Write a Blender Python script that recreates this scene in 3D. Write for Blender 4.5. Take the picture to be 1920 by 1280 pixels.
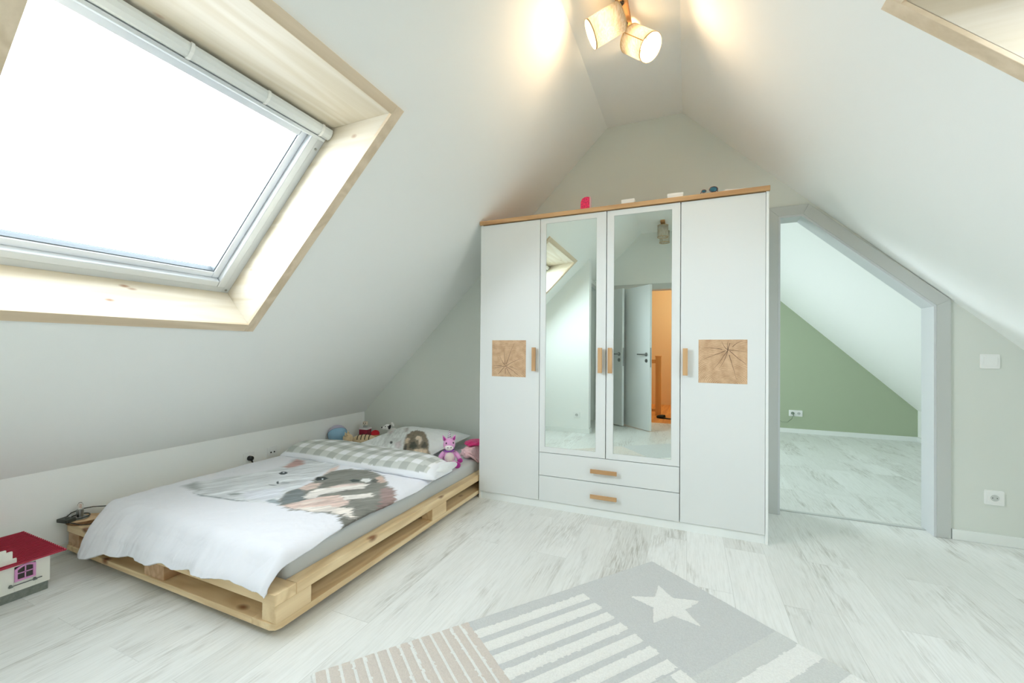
import bpy, bmesh, math, random
import numpy as np
from mathutils import Vector, Matrix

for o in list(bpy.data.objects):
    bpy.data.objects.remove(o)
SC = bpy.context.scene
COL = SC.collection
PI = math.pi
R = math.radians

# ------------------------------------------------------------------ camera
FPX, HOR, CAMH = 770.7, 648.84, 1.0832
ya, pt, ro = R(23.134), R(0.4488), R(0.4482)
Fv = Vector((-math.sin(ya), math.cos(ya), 0)); Rv = Vector((math.cos(ya), math.sin(ya), 0)); Uv = Vector((0, 0, 1))
F2 = Fv*math.cos(pt) + Uv*math.sin(pt); U2 = -Fv*math.sin(pt) + Uv*math.cos(pt)
R2 = Rv*math.cos(ro) + U2*math.sin(ro); U3 = -Rv*math.sin(ro) + U2*math.cos(ro)
cam = bpy.data.objects.new('camera', bpy.data.cameras.new('camera')); COL.objects.link(cam)
cam.data.sensor_width = 36; cam.data.sensor_fit = 'HORIZONTAL'
cam.data.lens = 36*FPX/1920
cam.data.shift_y = (HOR-640)/1920
cam.data.clip_start = 0.02
mw = Matrix((R2, U3, -F2)).transposed().to_4x4(); mw.translation = Vector((0, 0, CAMH))
cam.matrix_world = mw
SC.camera = cam

# ------------------------------------------------------------------ sky (bright overcast)
SKY = 20.0
w = bpy.data.worlds.new('overcast'); SC.world = w; w.use_nodes = True
nt = w.node_tree; nt.nodes.clear()
wo = nt.nodes.new('ShaderNodeOutputWorld'); bg = nt.nodes.new('ShaderNodeBackground')
tc = nt.nodes.new('ShaderNodeTexCoord'); nz = nt.nodes.new('ShaderNodeTexNoise'); rp = nt.nodes.new('ShaderNodeValToRGB')
nz.inputs['Scale'].default_value = 3.0; nz.inputs['Detail'].default_value = 5
rp.color_ramp.elements[0].position = .3; rp.color_ramp.elements[0].color = (.80, .90, .98, 1)
rp.color_ramp.elements[1].position = .7; rp.color_ramp.elements[1].color = (.87, .95, 1.0, 1)
nt.links.new(tc.outputs['Generated'], nz.inputs['Vector']); nt.links.new(nz.outputs['Fac'], rp.inputs['Fac'])
nt.links.new(rp.outputs['Color'], bg.inputs['Color'])
# hazy overcast: bright towards the horizon, duller overhead
sp = nt.nodes.new('ShaderNodeSeparateXYZ'); nt.links.new(tc.outputs['Generated'], sp.inputs[0])
gr = nt.nodes.new('ShaderNodeValToRGB'); mpz = nt.nodes.new('ShaderNodeMapRange'); mpz.inputs['From Min'].default_value = -1; nt.links.new(sp.outputs['Z'], mpz.inputs['Value'])
nt.links.new(mpz.outputs[0], gr.inputs['Fac']); el = gr.color_ramp.elements
el[0].position = 0; el[0].color = (.4, .4, .4, 1); el[1].position = 1; el[1].color = (.28, .28, .28, 1)
for p_, v_ in ((.46, .6), (.52, 1.0), (.66, .80), (.85, .42)):
    e_ = el.new(p_); e_.color = (v_, v_, v_, 1)
ml = nt.nodes.new('ShaderNodeMath'); ml.operation = 'MULTIPLY'; ml.inputs[1].default_value = SKY
# the veiled sun stands on the left (-x) side, so that half of the sky is brighter
mx_ = nt.nodes.new('ShaderNodeMapRange'); mx_.inputs['From Min'].default_value = .8; mx_.inputs['From Max'].default_value = -.8
mx_.inputs['To Min'].default_value = .42; mx_.inputs['To Max'].default_value = 1.25; nt.links.new(sp.outputs['X'], mx_.inputs['Value'])
m3_ = nt.nodes.new('ShaderNodeMath'); m3_.operation = 'MULTIPLY'; nt.links.new(gr.outputs['Color'], m3_.inputs[0]); nt.links.new(mx_.outputs[0], m3_.inputs[1])
nt.links.new(m3_.outputs[0], ml.inputs[0]); nt.links.new(ml.outputs[0], bg.inputs['Strength'])
nt.links.new(bg.outputs['Background'], wo.inputs['Surface'])
SC.view_settings.view_transform = 'Standard'; SC.view_settings.look = 'None'
SC.view_settings.gamma = 1; SC.view_settings.use_curve_mapping = False
SC.view_settings.exposure = 0.38
try:
    SC.cycles.max_bounces = 14; SC.cycles.diffuse_bounces = 8; SC.cycles.transparent_max_bounces = 16
    SC.cycles.glossy_bounces = 6; SC.cycles.sample_clamp_indirect = 6; SC.cycles.caustics_reflective = False
except Exception:
    pass

def area(name, loc, e_x, e_y, nrm, sx, sy, portal=True, energy=1, color=(1, 1, 1)):
    d = bpy.data.lights.new(name, 'AREA'); d.shape = 'RECTANGLE'; d.size = sx; d.size_y = sy
    o = bpy.data.objects.new(name, d); COL.objects.link(o)
    z = -Vector(nrm).normalized(); x = Vector(e_x).normalized(); y = z.cross(x)
    m = Matrix((x, y, z)).transposed().to_4x4(); m.translation = Vector(loc); o.matrix_world = m
    d.energy = energy; d.color = color
    if portal: d.cycles.is_portal = True
    return o

# ------------------------------------------------------------------ helpers
def tag(o, label=None, cat=None, group=None, kind=None):
    if label: o['label'] = label
    if cat: o['category'] = cat
    if group: o['group'] = group
    if kind: o['kind'] = kind
    return o

def empty(name, loc=(0, 0, 0), rz=0, label=None, cat=None, group=None, kind=None):
    o = bpy.data.objects.new(name, None); COL.objects.link(o); o.location = loc; o.rotation_euler = (0, 0, rz)
    o.empty_display_size = .05
    return tag(o, label, cat, group, kind)

class MB:
    def __init__(s): s.v = []; s.f = []; s.m = []
    def add(s, vs, fs, mi=0):
        b = len(s.v); s.v += [tuple(p) for p in vs]
        for f in fs: s.f.append(tuple(b+i for i in f)); s.m.append(mi)
        return s
    def box(s, x0, x1, y0, y1, z0, z1, mi=0, fn=None):
        c = [(x, y, z) for z in (z0, z1) for y in (y0, y1) for x in (x0, x1)]
        if fn: c = [fn(*p) for p in c]
        return s.add(c, [(0, 2, 3, 1), (4, 5, 7, 6), (0, 1, 5, 4), (2, 6, 7, 3), (0, 4, 6, 2), (1, 3, 7, 5)], mi)
    def prism(s, poly, axis, a, b, mi=0, fn=None):
        """poly of 2D points, extruded on axis ('x','y','z') between a and b"""
        def P(p, t):
            q = {'x': (t, p[0], p[1]), 'y': (p[0], t, p[1]), 'z': (p[0], p[1], t)}[axis]
            return fn(*q) if fn else q
        n = len(poly)
        return s.add([P(p, a) for p in poly]+[P(p, b) for p in poly],
                     [tuple(range(n))[::-1], tuple(range(n, 2*n))]+[(i, (i+1) % n, n+(i+1) % n, n+i) for i in range(n)], mi)
    def lathe(s, prof, c=(0, 0, 0), ax=(0, 0, 1), n=24, mi=0, caps=True):
        ax = Vector(ax).normalized(); t = ax.orthogonal().normalized(); b = ax.cross(t); c = Vector(c)
        vs = []
        for r, h in prof:
            for i in range(n):
                a = 2*PI*i/n; vs.append(c+ax*h+(t*math.cos(a)+b*math.sin(a))*r)
        fs = []
        for k in range(len(prof)-1):
            for i in range(n):
                j = (i+1) % n; fs.append((k*n+i, k*n+j, (k+1)*n+j, (k+1)*n+i))
        if caps:
            fs.append(tuple(range(n))[::-1]); fs.append(tuple(range((len(prof)-1)*n, len(prof)*n)))
        return s.add(vs, fs, mi)
    def cyl(s, c, ax, r, l, n=24, mi=0): return s.lathe([(r, 0), (r, l)], c, ax, n, mi)
    def tube(s, pts, r, n=8, mi=0):
        pts = [Vector(p) for p in pts]; rr = r if hasattr(r, '__len__') else [r]*len(pts)
        up = Vector((.31, .2, .93)); vs = []
        for k, p in enumerate(pts):
            d = (pts[min(k+1, len(pts)-1)]-pts[max(k-1, 0)]).normalized()
            t = d.cross(up).normalized(); b = d.cross(t)
            vs += [p+(t*math.cos(2*PI*i/n)+b*math.sin(2*PI*i/n))*rr[k] for i in range(n)]
        fs = [(k*n+i, k*n+(i+1) % n, (k+1)*n+(i+1) % n, (k+1)*n+i) for k in range(len(pts)-1) for i in range(n)]
        fs += [tuple(range(n))[::-1], tuple(range((len(pts)-1)*n, len(pts)*n))]
        return s.add(vs, fs, mi)
    def ball(s, c, r, seg=20, ring=12, mi=0, rot=None):
        r = r if hasattr(r, '__len__') else (r, r, r); c = Vector(c); vs = []
        for k in range(1, ring):
            ph = PI*k/ring
            for i in range(seg):
                a = 2*PI*i/seg
                p = Vector((r[0]*math.sin(ph)*math.cos(a), r[1]*math.sin(ph)*math.sin(a), r[2]*math.cos(ph)))
                vs.append(c+(rot @ p if rot else p))
        p = Vector((0, 0, r[2])); q = rot @ p if rot else p
        vs += [c+q, c-q]; T = len(vs)-2
        fs = [(k*seg+i, (k+1)*seg+i, (k+1)*seg+(i+1) % seg, k*seg+(i+1) % seg) for k in range(ring-2) for i in range(seg)]
        fs += [(T, i, (i+1) % seg) for i in range(seg)]
        fs += [(T+1, (ring-2)*seg+(i+1) % seg, (ring-2)*seg+i) for i in range(seg)]
        return s.add(vs, fs, mi)
    def build(s, name, mats, parent=None, smooth=False, bevel=0, seg=2, **kw):
        me = bpy.data.meshes.new(name); me.from_pydata(s.v, [], s.f)
        if not isinstance(mats, (list, tuple)): mats = [mats]
        for m in mats: me.materials.append(m)
        if len(mats) > 1: me.polygons.foreach_set('material_index', s.m)
        bm = bmesh.new(); bm.from_mesh(me); bmesh.ops.recalc_face_normals(bm, faces=bm.faces); bm.to_mesh(me); bm.free()
        if smooth: me.shade_smooth()
        me.update()
        o = bpy.data.objects.new(name, me); COL.objects.link(o)
        if parent: o.parent = parent
        if bevel:
            b = o.modifiers.new('bevel', 'BEVEL'); b.width = bevel; b.segments = seg; b.limit_method = 'ANGLE'; b.angle_limit = R(40)
            b.harden_normals = False
        if smooth and kw.get('angle'):
            me.set_sharp_from_angle(angle=R(kw['angle']))
        return tag(o, kw.get('label'), kw.get('cat'), kw.get('group'), kw.get('kind'))

def grid_obj(name, P, mats, parent=None, colors=None, smooth=True, closed_u=False):
    """P: (nu,nv,3) array of points"""
    nu, nv = P.shape[:2]
    idx = np.arange(nu*nv).reshape(nu, nv)
    a = idx[:-1, :-1].ravel(); b = idx[1:, :-1].ravel(); c = idx[1:, 1:].ravel(); d = idx[:-1, 1:].ravel()
    F = np.stack([a, b, c, d], 1)
    if closed_u:
        a = idx[-1, :-1]; b = idx[0, :-1]; c = idx[0, 1:]; d = idx[-1, 1:]
        F = np.concatenate([F, np.stack([a, b, c, d], 1)])
    me = bpy.data.meshes.new(name)
    me.from_pydata(P.reshape(-1, 3).tolist(), [], F.tolist())
    me.materials.append(mats)
    if colors is not None:
        at = me.color_attributes.new('print', 'FLOAT_COLOR', 'POINT')
        C = np.ones((nu*nv, 4), dtype=np.float32); C[:, :3] = colors.reshape(-1, 3)
        at.data.foreach_set('color', C.ravel())
    if smooth: me.shade_smooth()
    me.update()
    o = bpy.data.objects.new(name, me); COL.objects.link(o)
    if parent: o.parent = parent
    return o

# numpy value noise
def _h(ix, iy, s):
    n = (ix.astype(np.int64)*374761393+iy.astype(np.int64)*668265263+s*1442695041) & 0x7fffffff
    n = ((n ^ (n >> 13))*1274126177) & 0x7fffffff
    return ((n ^ (n >> 16)) & 0xffff)/65535.0
def vn(x, y, s=0):
    x = np.asarray(x, float); y = np.asarray(y, float)
    ix = np.floor(x); iy = np.floor(y); fx = x-ix; fy = y-iy; fx = fx*fx*(3-2*fx); fy = fy*fy*(3-2*fy)
    a = _h(ix, iy, s); b = _h(ix+1, iy, s); c = _h(ix, iy+1, s); d = _h(ix+1, iy+1, s)
    return (a*(1-fx)+b*fx)*(1-fy)+(c*(1-fx)+d*fx)*fy
def fbm(x, y, s=0, o=4):
    t = 0; a = .5; n = 0
    for k in range(o):
        t = t+a*vn(x*2**k, y*2**k, s+k); n += a; a *= .5
    return t/n-.5

def sRGB(r, g, b):
    f = lambda c: ((c/255)/12.92 if c/255 <= .04045 else ((c/255+.055)/1.055)**2.4)
    return (f(r), f(g), f(b))

# ------------------------------------------------------------------ materials
def mat(name, col, rough=.5, metal=0, spec=.5, bump=0, bscale=60, emis=None, estr=0, coat=0, var=0, vscale=8, sheen=0, trans=0, alpha=1):
    m = bpy.data.materials.new(name); m.use_nodes = True; n = m.node_tree; p = n.nodes['Principled BSDF']
    c = sRGB(*col); p.inputs['Base Color'].default_value = (*c, 1); p.inputs['Roughness'].default_value = rough
    p.inputs['Metallic'].default_value = metal; p.inputs['Specular IOR Level'].default_value = spec
    p.inputs['Coat Weight'].default_value = coat; p.inputs['Sheen Weight'].default_value = sheen
    p.inputs['Transmission Weight'].default_value = trans; p.inputs['Alpha'].default_value = alpha
    if emis: p.inputs['Emission Color'].default_value = (*emis, 1); p.inputs['Emission Strength'].default_value = estr
    t = n.nodes.new('ShaderNodeTexCoord')
    if bump:
        z = n.nodes.new('ShaderNodeTexNoise'); z.inputs['Scale'].default_value = bscale; z.inputs['Detail'].default_value = 4
        b = n.nodes.new('ShaderNodeBump'); b.inputs['Strength'].default_value = bump; b.inputs['Distance'].default_value = .004
        n.links.new(t.outputs['Object'], z.inputs['Vector']); n.links.new(z.outputs['Fac'], b.inputs['Height'])
        n.links.new(b.outputs['Normal'], p.inputs['Normal'])
    if var:
        z = n.nodes.new('ShaderNodeTexNoise'); z.inputs['Scale'].default_value = vscale; z.inputs['Detail'].default_value = 5
        r = n.nodes.new('ShaderNodeValToRGB'); e = r.color_ramp.elements
        e[0].position = .3; e[1].position = .7
        e[0].color = (*[x*(1-var) for x in c], 1); e[1].color = (*[min(1, x*(1+var)) for x in c], 1)
        n.links.new(t.outputs['Object'], z.inputs['Vector']); n.links.new(z.outputs['Fac'], r.inputs['Fac'])
        n.links.new(r.outputs['Color'], p.inputs['Base Color'])
    return m

def wood(name, light, dark, axis='Y', grain=34, knots=0.0, knotc=(150, 110, 75), rough=.55, kscale=3.0, ring=1.0, off=(0, 0, 0)):
    """grain runs along axis; procedural growth rings, fibres and sparse knots"""
    m = bpy.data.materials.new(name); m.use_nodes = True; n = m.node_tree; L = n.links; p = n.nodes['Principled BSDF']
    p.inputs['Roughness'].default_value = rough
    t = n.nodes.new('ShaderNodeTexCoord'); mp = n.nodes.new('ShaderNodeMapping')
    mp.inputs['Location'].default_value = off
    s = {'X': (.09, 1, 1), 'Y': (1, .09, 1), 'Z': (1, 1, .09)}[axis]
    mp.inputs['Scale'].default_value = s
    L.new(t.outputs['Object'], mp.inputs['Vector'])
    z = n.nodes.new('ShaderNodeTexNoise'); z.inputs['Scale'].default_value = 7; z.inputs['Detail'].default_value = 2; z.inputs['Distortion'].default_value = .6
    L.new(mp.outputs['Vector'], z.inputs['Vector'])
    # rings: sine of noise
    mu = n.nodes.new('ShaderNodeMath'); mu.operation = 'MULTIPLY'; mu.inputs[1].default_value = grain
    L.new(z.outputs['Fac'], mu.inputs[0])
    sn = n.nodes.new('ShaderNodeMath'); sn.operation = 'SINE'; L.new(mu.outputs[0], sn.inputs[0])
    mr = n.nodes.new('ShaderNodeMapRange'); mr.inputs['From Min'].default_value = -1; mr.inputs['From Max'].default_value = 1
    mr.inputs['To Max'].default_value = ring
    L.new(sn.outputs[0], mr.inputs['Value'])
    # fibres
    z2 = n.nodes.new('ShaderNodeTexNoise'); z2.inputs['Scale'].default_value = 110; z2.inputs['Detail'].default_value = 4
    mp2 = n.nodes.new('ShaderNodeMapping'); s2 = {'X': (.04, 1, 1), 'Y': (1, .04, 1), 'Z': (1, 1, .04)}[axis]; mp2.inputs['Scale'].default_value = s2
    L.new(t.outputs['Object'], mp2.inputs['Vector']); L.new(mp2.outputs['Vector'], z2.inputs['Vector'])
    mx = n.nodes.new('ShaderNodeMix'); mx.data_type = 'FLOAT'; mx.inputs[0].default_value = .45
    L.new(mr.outputs['Result'], mx.inputs[2]); L.new(z2.outputs['Fac'], mx.inputs[3])
    r = n.nodes.new('ShaderNodeValToRGB'); e = r.color_ramp.elements
    e[0].position = .15; e[0].color = (*sRGB(*light), 1); e[1].position = .95; e[1].color = (*sRGB(*dark), 1)
    L.new(mx.outputs[0], r.inputs['Fac']); out = r.outputs['Color']
    if knots:
        v = n.nodes.new('ShaderNodeTexVoronoi'); v.inputs['Scale'].default_value = kscale
        mp3 = n.nodes.new('ShaderNodeMapping'); s3 = {'X': (.55, 1, 1), 'Y': (1, .55, 1), 'Z': (1, 1, .55)}[axis]; mp3.inputs['Scale'].default_value = s3
        mp3.inputs['Location'].default_value = (off[0]+.37, off[1]+.11, off[2])
        L.new(t.outputs['Object'], mp3.inputs['Vector']); L.new(mp3.outputs['Vector'], v.inputs['Vector'])
        k = n.nodes.new('ShaderNodeMapRange'); k.inputs['From Min'].default_value = knots; k.inputs['From Max'].default_value = knots*.35
        k.clamp = True; L.new(v.outputs['Distance'], k.inputs['Value'])
        mc = n.nodes.new('ShaderNodeMix'); mc.data_type = 'RGBA'; mc.inputs[7].default_value = (*sRGB(*knotc), 1)
        L.new(k.outputs['Result'], mc.inputs[0]); L.new(out, mc.inputs[6]); out = mc.outputs[2]
    L.new(out, p.inputs['Base Color'])
    b = n.nodes.new('ShaderNodeBump'); b.inputs['Strength'].default_value = .12; b.inputs['Distance'].default_value = .002
    L.new(mx.outputs[0], b.inputs['Height']); L.new(b.outputs['Normal'], p.inputs['Normal'])
    return m

M = {}
M['gable'] = mat('pale_grey_green_wall_paint', (220, 225, 218), .9, spec=.2, bump=.05, bscale=220)
M['wall'] = mat('wall_paint', (245, 247, 244), .9, spec=.2, bump=.05, bscale=220)
M['wallwhite'] = mat('white_wall_paint', (240, 243, 240), .9, spec=.2, bump=.05, bscale=220)
M['green'] = mat('green_wall_paint', (172, 184, 158), .9, spec=.2, bump=.04, bscale=200)
M['ochre'] = mat('ochre_wall_paint', (228, 196, 148), .9, spec=.2)
M['white'] = mat('white_lacquer', (224, 228, 227), .35, spec=.4)
M['carcass'] = mat('white_melamine', (238, 242, 240), .42, spec=.4)
M['gap'] = mat('dark_gap', (60, 60, 58), .8)
M['grey'] = mat('grey_frame_lacquer', (196, 200, 197), .35, spec=.5)
M['greyin'] = mat('light_jamb_lacquer', (206, 210, 212), .3, spec=.5)
M['skirt'] = mat('white_skirting', (234, 238, 235), .45)
M['alu'] = mat('silver_window_frame', (206, 211, 214), .32, metal=.15, spec=.6)
M['alu2'] = mat('window_sash', (222, 226, 232), .3, metal=.1, spec=.6)
M['gasket'] = mat('grey_rubber', (105, 113, 118), .6)
M['plastic'] = mat('white_plastic', (240, 242, 240), .3)
M['socketin'] = mat('white_socket_well', (222, 225, 222), .35)
M['black'] = mat('black_plastic', (36, 38, 36), .4)
M['steel'] = mat('brushed_steel', (170, 172, 170), .3, metal=1)
M['mattress'] = mat('grey_jersey', (203, 206, 205), .95, spec=.1, bump=.12, bscale=500)
PL = (236, 222, 198); PD = (218, 196, 160)
for ax in 'XYZ':
    M['pine'+ax] = wood('pine_'+ax, (242, 218, 176), (216, 186, 140), ax, 34, .15, (140, 92, 58), kscale=7)
    M['lining'+ax] = wood('whitewashed_spruce_'+ax, (220, 212, 196), (204, 192, 168), ax, 26, .10, (160, 120, 90), kscale=7)
    M['trim'+ax] = wood('spruce_trim_'+ax, (230, 212, 186), (208, 188, 158), ax, 22, .07, (150, 112, 80), kscale=8)
    M['oak'+ax] = wood('oak_'+ax, (206, 168, 122), (176, 134, 90), ax, 26, 0)
M['block'] = wood('pallet_block_wood', (214, 180, 142), (184, 144, 106), 'Y', 44, .12, (140, 90, 60), kscale=6)
M['hallwood'] = wood('orange_beech', (226, 160, 84), (196, 128, 60), 'Y', 20, 0)
M['newel'] = wood('beech_newel', (224, 170, 100), (200, 140, 76), 'Z', 20, 0)

def glass_mat():
    m = bpy.data.materials.new('window_glass'); m.use_nodes = True; n = m.node_tree; n.nodes.clear()
    o = n.nodes.new('ShaderNodeOutputMaterial'); mx = n.nodes.new('ShaderNodeMixShader'); tr = n.nodes.new('ShaderNodeBsdfTransparent')
    gl = n.nodes.new('ShaderNodeBsdfGlossy'); gl.inputs['Roughness'].default_value = .02; lw = n.nodes.new('ShaderNodeLayerWeight'); p5 = n.nodes.new('ShaderNodeMath'); p5.operation = 'POWER'; p5.inputs[1].default_value = 5; n.links.new(lw.outputs['Facing'], p5.inputs[0]); fr = n.nodes.new('ShaderNodeMath'); fr.operation = 'MULTIPLY_ADD'; fr.inputs[1].default_value = .7; fr.inputs[2].default_value = .03; n.links.new(p5.outputs[0], fr.inputs[0])
    n.links.new(fr.outputs[0], mx.inputs[0]); n.links.new(tr.outputs[0], mx.inputs[1]); n.links.new(gl.outputs[0], mx.inputs[2]); n.links.new(mx.outputs[0], o.inputs[0])
    return m
M['glass'] = glass_mat()
M['mirror'] = mat('mirror_silver', (232, 242, 237), .0, metal=1)

def shade_mat():
    m = bpy.data.materials.new('woven_linen_shade'); m.use_nodes = True; n = m.node_tree; n.nodes.clear(); L = n.links
    o = n.nodes.new('ShaderNodeOutputMaterial'); mx = n.nodes.new('ShaderNodeMixShader'); mx.inputs[0].default_value = .6
    d = n.nodes.new('ShaderNodeBsdfDiffuse'); t = n.nodes.new('ShaderNodeBsdfTranslucent')
    tc = n.nodes.new('ShaderNodeTexCoord'); z = n.nodes.new('ShaderNodeTexNoise'); z.inputs['Scale'].default_value = 140; z.inputs['Detail'].default_value = 3
    mp = n.nodes.new('ShaderNodeMapping'); mp.inputs['Scale'].default_value = (1, 1, .12)
    r = n.nodes.new('ShaderNodeValToRGB'); e = r.color_ramp.elements; e[0].position = .38; e[0].color = (*sRGB(226, 218, 202), 1); e[1].position = .6; e[1].color = (*sRGB(246, 243, 236), 1)
    L.new(tc.outputs['Object'], mp.inputs['Vector']); L.new(mp.outputs['Vector'], z.inputs['Vector']); L.new(z.outputs['Fac'], r.inputs['Fac'])
    L.new(r.outputs['Color'], d.inputs['Color']); L.new(r.outputs['Color'], t.inputs['Color'])
    L.new(d.outputs[0], mx.inputs[1]); L.new(t.outputs[0], mx.inputs[2]); L.new(mx.outputs[0], o.inputs[0])
    return m
M['shade'] = shade_mat()

def floor_mat():
    m = bpy.data.materials.new('whitewashed_laminate'); m.use_nodes = True; n = m.node_tree; L = n.links; p = n.nodes['Principled BSDF']
    N = lambda t, **k: n.nodes.new(t)
    tc = N('ShaderNodeTexCoord'); sep = N('ShaderNodeSeparateXYZ'); L.new(tc.outputs['Object'], sep.inputs[0])
    # plank index by swapping axes: bricks run along Y
    cmb = N('ShaderNodeCombineXYZ'); L.new(sep.outputs['Y'], cmb.inputs['X']); L.new(sep.outputs['X'], cmb.inputs['Y'])
    br = N('ShaderNodeTexBrick'); br.offset = .37; br.offset_frequency = 2; br.squash = 1
    br.inputs['Scale'].default_value = 1; br.inputs['Brick Width'].default_value = 1.28; br.inputs['Row Height'].default_value = .192
    br.inputs['Mortar Size'].default_value = .0011; br.inputs['Mortar Smooth'].default_value = .3; br.inputs['Bias'].default_value = 0
    br.inputs['Color1'].default_value = (0, 0, 0, 1); br.inputs['Color2'].default_value = (1, 1, 1, 1); br.inputs['Mortar'].default_value = (.5, .5, .5, 1)
    L.new(cmb.outputs[0], br.inputs['Vector'])
    # per plank offset for the grain
    sc = N('ShaderNodeVectorMath'); sc.operation = 'SCALE'; sc.inputs['Scale'].default_value = 13.7; L.new(br.outputs['Color'], sc.inputs[0])
    ad = N('ShaderNodeVectorMath'); ad.operation = 'ADD'; L.new(tc.outputs['Object'], ad.inputs[0]); L.new(sc.outputs[0], ad.inputs[1])
    def noise(sx, sy, scale, det, dist=0, rough=.5):
        mp = N('ShaderNodeMapping'); mp.inputs['Scale'].default_value = (sx, sy, 1); L.new(ad.outputs[0], mp.inputs['Vector'])
        z = N('ShaderNodeTexNoise'); z.inputs['Scale'].default_value = scale; z.inputs['Detail'].default_value = det
        z.inputs['Distortion'].default_value = dist; z.inputs['Roughness'].default_value = rough
        L.new(mp.outputs[0], z.inputs['Vector']); return z.outputs['Fac']
    ringn = noise(1, .13, 5, 2, .8)
    m1 = N('ShaderNodeMath'); m1.operation = 'MULTIPLY'; m1.inputs[1].default_value = 90; L.new(ringn, m1.inputs[0])
    m2 = N('ShaderNodeMath'); m2.operation = 'SINE'; L.new(m1.outputs[0], m2.inputs[0])
    r1 = N('ShaderNodeMapRange'); r1.inputs['From Min'].default_value = .1; r1.inputs['From Max'].default_value = 1; L.new(m2.outputs[0], r1.inputs['Value'])
    patch = noise(1, .30, 5.0, 5, .5, .62)
    r2 = N('ShaderNodeMapRange'); r2.inputs['From Min'].default_value = .5; r2.inputs['From Max'].default_value = .72; L.new(patch, r2.inputs['Value'])
    fine = noise(1, .06, 130, 5, .15, .65)
    r3 = N('ShaderNodeMapRange'); r3.inputs['From Min'].default_value = .42; r3.inputs['From Max'].default_value = .7; L.new(fine, r3.inputs['Value'])
    # dark strokes = fine*patch + rings*patch
    a = N('ShaderNodeMath'); a.operation = 'MULTIPLY'; L.new(r3.outputs[0], a.inputs[0]); L.new(r2.outputs[0], a.inputs[1])
    cl = noise(1, .35, 1.6, 3, .3, .5); rc_ = N('ShaderNodeMapRange'); rc_.inputs['From Min'].default_value = .4; rc_.inputs['From Max'].default_value = .7; rc_.inputs['To Max'].default_value = .22; L.new(cl, rc_.inputs['Value'])
    b = N('ShaderNodeMath'); b.operation = 'MULTIPLY'; L.new(r1.outputs[0], b.inputs[0]); L.new(r2.outputs[0], b.inputs[1])
    b2 = N('ShaderNodeMath'); b2.operation = 'MULTIPLY'; b2.inputs[1].default_value = .42; L.new(b.outputs[0], b2.inputs[0])
    c = N('ShaderNodeMath'); c.operation = 'ADD'; L.new(a.outputs[0], c.inputs[0]); L.new(b2.outputs[0], c.inputs[1])
    a3 = N('ShaderNodeMath'); a3.operation = 'MULTIPLY'; a3.inputs[1].default_value = .22; L.new(r3.outputs[0], a3.inputs[0])
    c2 = N('ShaderNodeMath'); c2.operation = 'ADD'; L.new(c.outputs[0], c2.inputs[0]); L.new(a3.outputs[0], c2.inputs[1])
    c3 = N('ShaderNodeMath'); c3.operation = 'ADD'; L.new(c2.outputs[0], c3.inputs[0]); L.new(rc_.outputs[0], c3.inputs[1]); c3.use_clamp = True
    # plank tone
    tone = N('ShaderNodeMix'); tone.data_type = 'RGBA'; tone.inputs[6].default_value = (*sRGB(239, 241, 239), 1); tone.inputs[7].default_value = (*sRGB(229, 231, 228), 1)
    L.new(br.outputs['Color'], tone.inputs[0])
    mxx = N('ShaderNodeMix'); mxx.data_type = 'RGBA'; mxx.inputs[7].default_value = (*sRGB(182, 182, 174), 1)
    L.new(c3.outputs[0], mxx.inputs[0]); L.new(tone.outputs[2], mxx.inputs[6])
    mor = N('ShaderNodeMix'); mor.data_type = 'RGBA'; mor.inputs[7].default_value = (*sRGB(158, 162, 156), 1)
    ms = N('ShaderNodeMath'); ms.operation = 'MULTIPLY'; ms.inputs[1].default_value = .28; L.new(br.outputs['Fac'], ms.inputs[0])
    L.new(ms.outputs[0], mor.inputs[0]); L.new(mxx.outputs[2], mor.inputs[6]); L.new(mor.outputs[2], p.inputs['Base Color'])
    p.inputs['Roughness'].default_value = .42; p.inputs['Specular IOR Level'].default_value = .35
    bp = N('ShaderNodeBump'); bp.inputs['Strength'].default_value = .15; bp.inputs['Distance'].default_value = .002; bp.invert = True
    L.new(c2.outputs[0], bp.inputs['Height']); L.new(bp.outputs[0], p.inputs['Normal'])
    return m
M['floor'] = floor_mat()

def print_mat(name, rough=.9, bump=.08, bs=600):
    m = bpy.data.materials.new(name); m.use_nodes = True; n = m.node_tree; p = n.nodes['Principled BSDF']
    a = n.nodes.new('ShaderNodeAttribute'); a.attribute_name = 'print'; n.links.new(a.outputs['Color'], p.inputs['Base Color'])
    p.inputs['Roughness'].default_value = rough; p.inputs['Specular IOR Level'].default_value = .15; p.inputs['Sheen Weight'].default_value = .1
    t = n.nodes.new('ShaderNodeTexCoord'); z = n.nodes.new('ShaderNodeTexNoise'); z.inputs['Scale'].default_value = bs; z.inputs['Detail'].default_value = 3
    b = n.nodes.new('ShaderNodeBump'); b.inputs['Strength'].default_value = bump; b.inputs['Distance'].default_value = .003
    n.links.new(t.outputs['Object'], z.inputs['Vector']); n.links.new(z.outputs['Fac'], b.inputs['Height']); n.links.new(b.outputs['Normal'], p.inputs['Normal'])
    return m
M['print'] = print_mat('printed_cotton')

# ------------------------------------------------------------------ room dimensions
K, HK, HC, XL, XR, KR, G = -2.988, .448, 2.8187, -.5843, -.042, .9726, 3.229
KL = (HC-HK)/(XL-K); KX = XR+(HC-HK)/KR          # right knee wall x
TL = math.atan(KL); TR = math.atan(KR)
G2 = G+.12                                         # far face of the gable wall
YB = -1.0                                          # rear wall face
GY = 6.54                                          # green wall
K2 = 2.576; H2 = .376; KR2 = .979; X2 = K2-(HC-H2)/KR2

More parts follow.
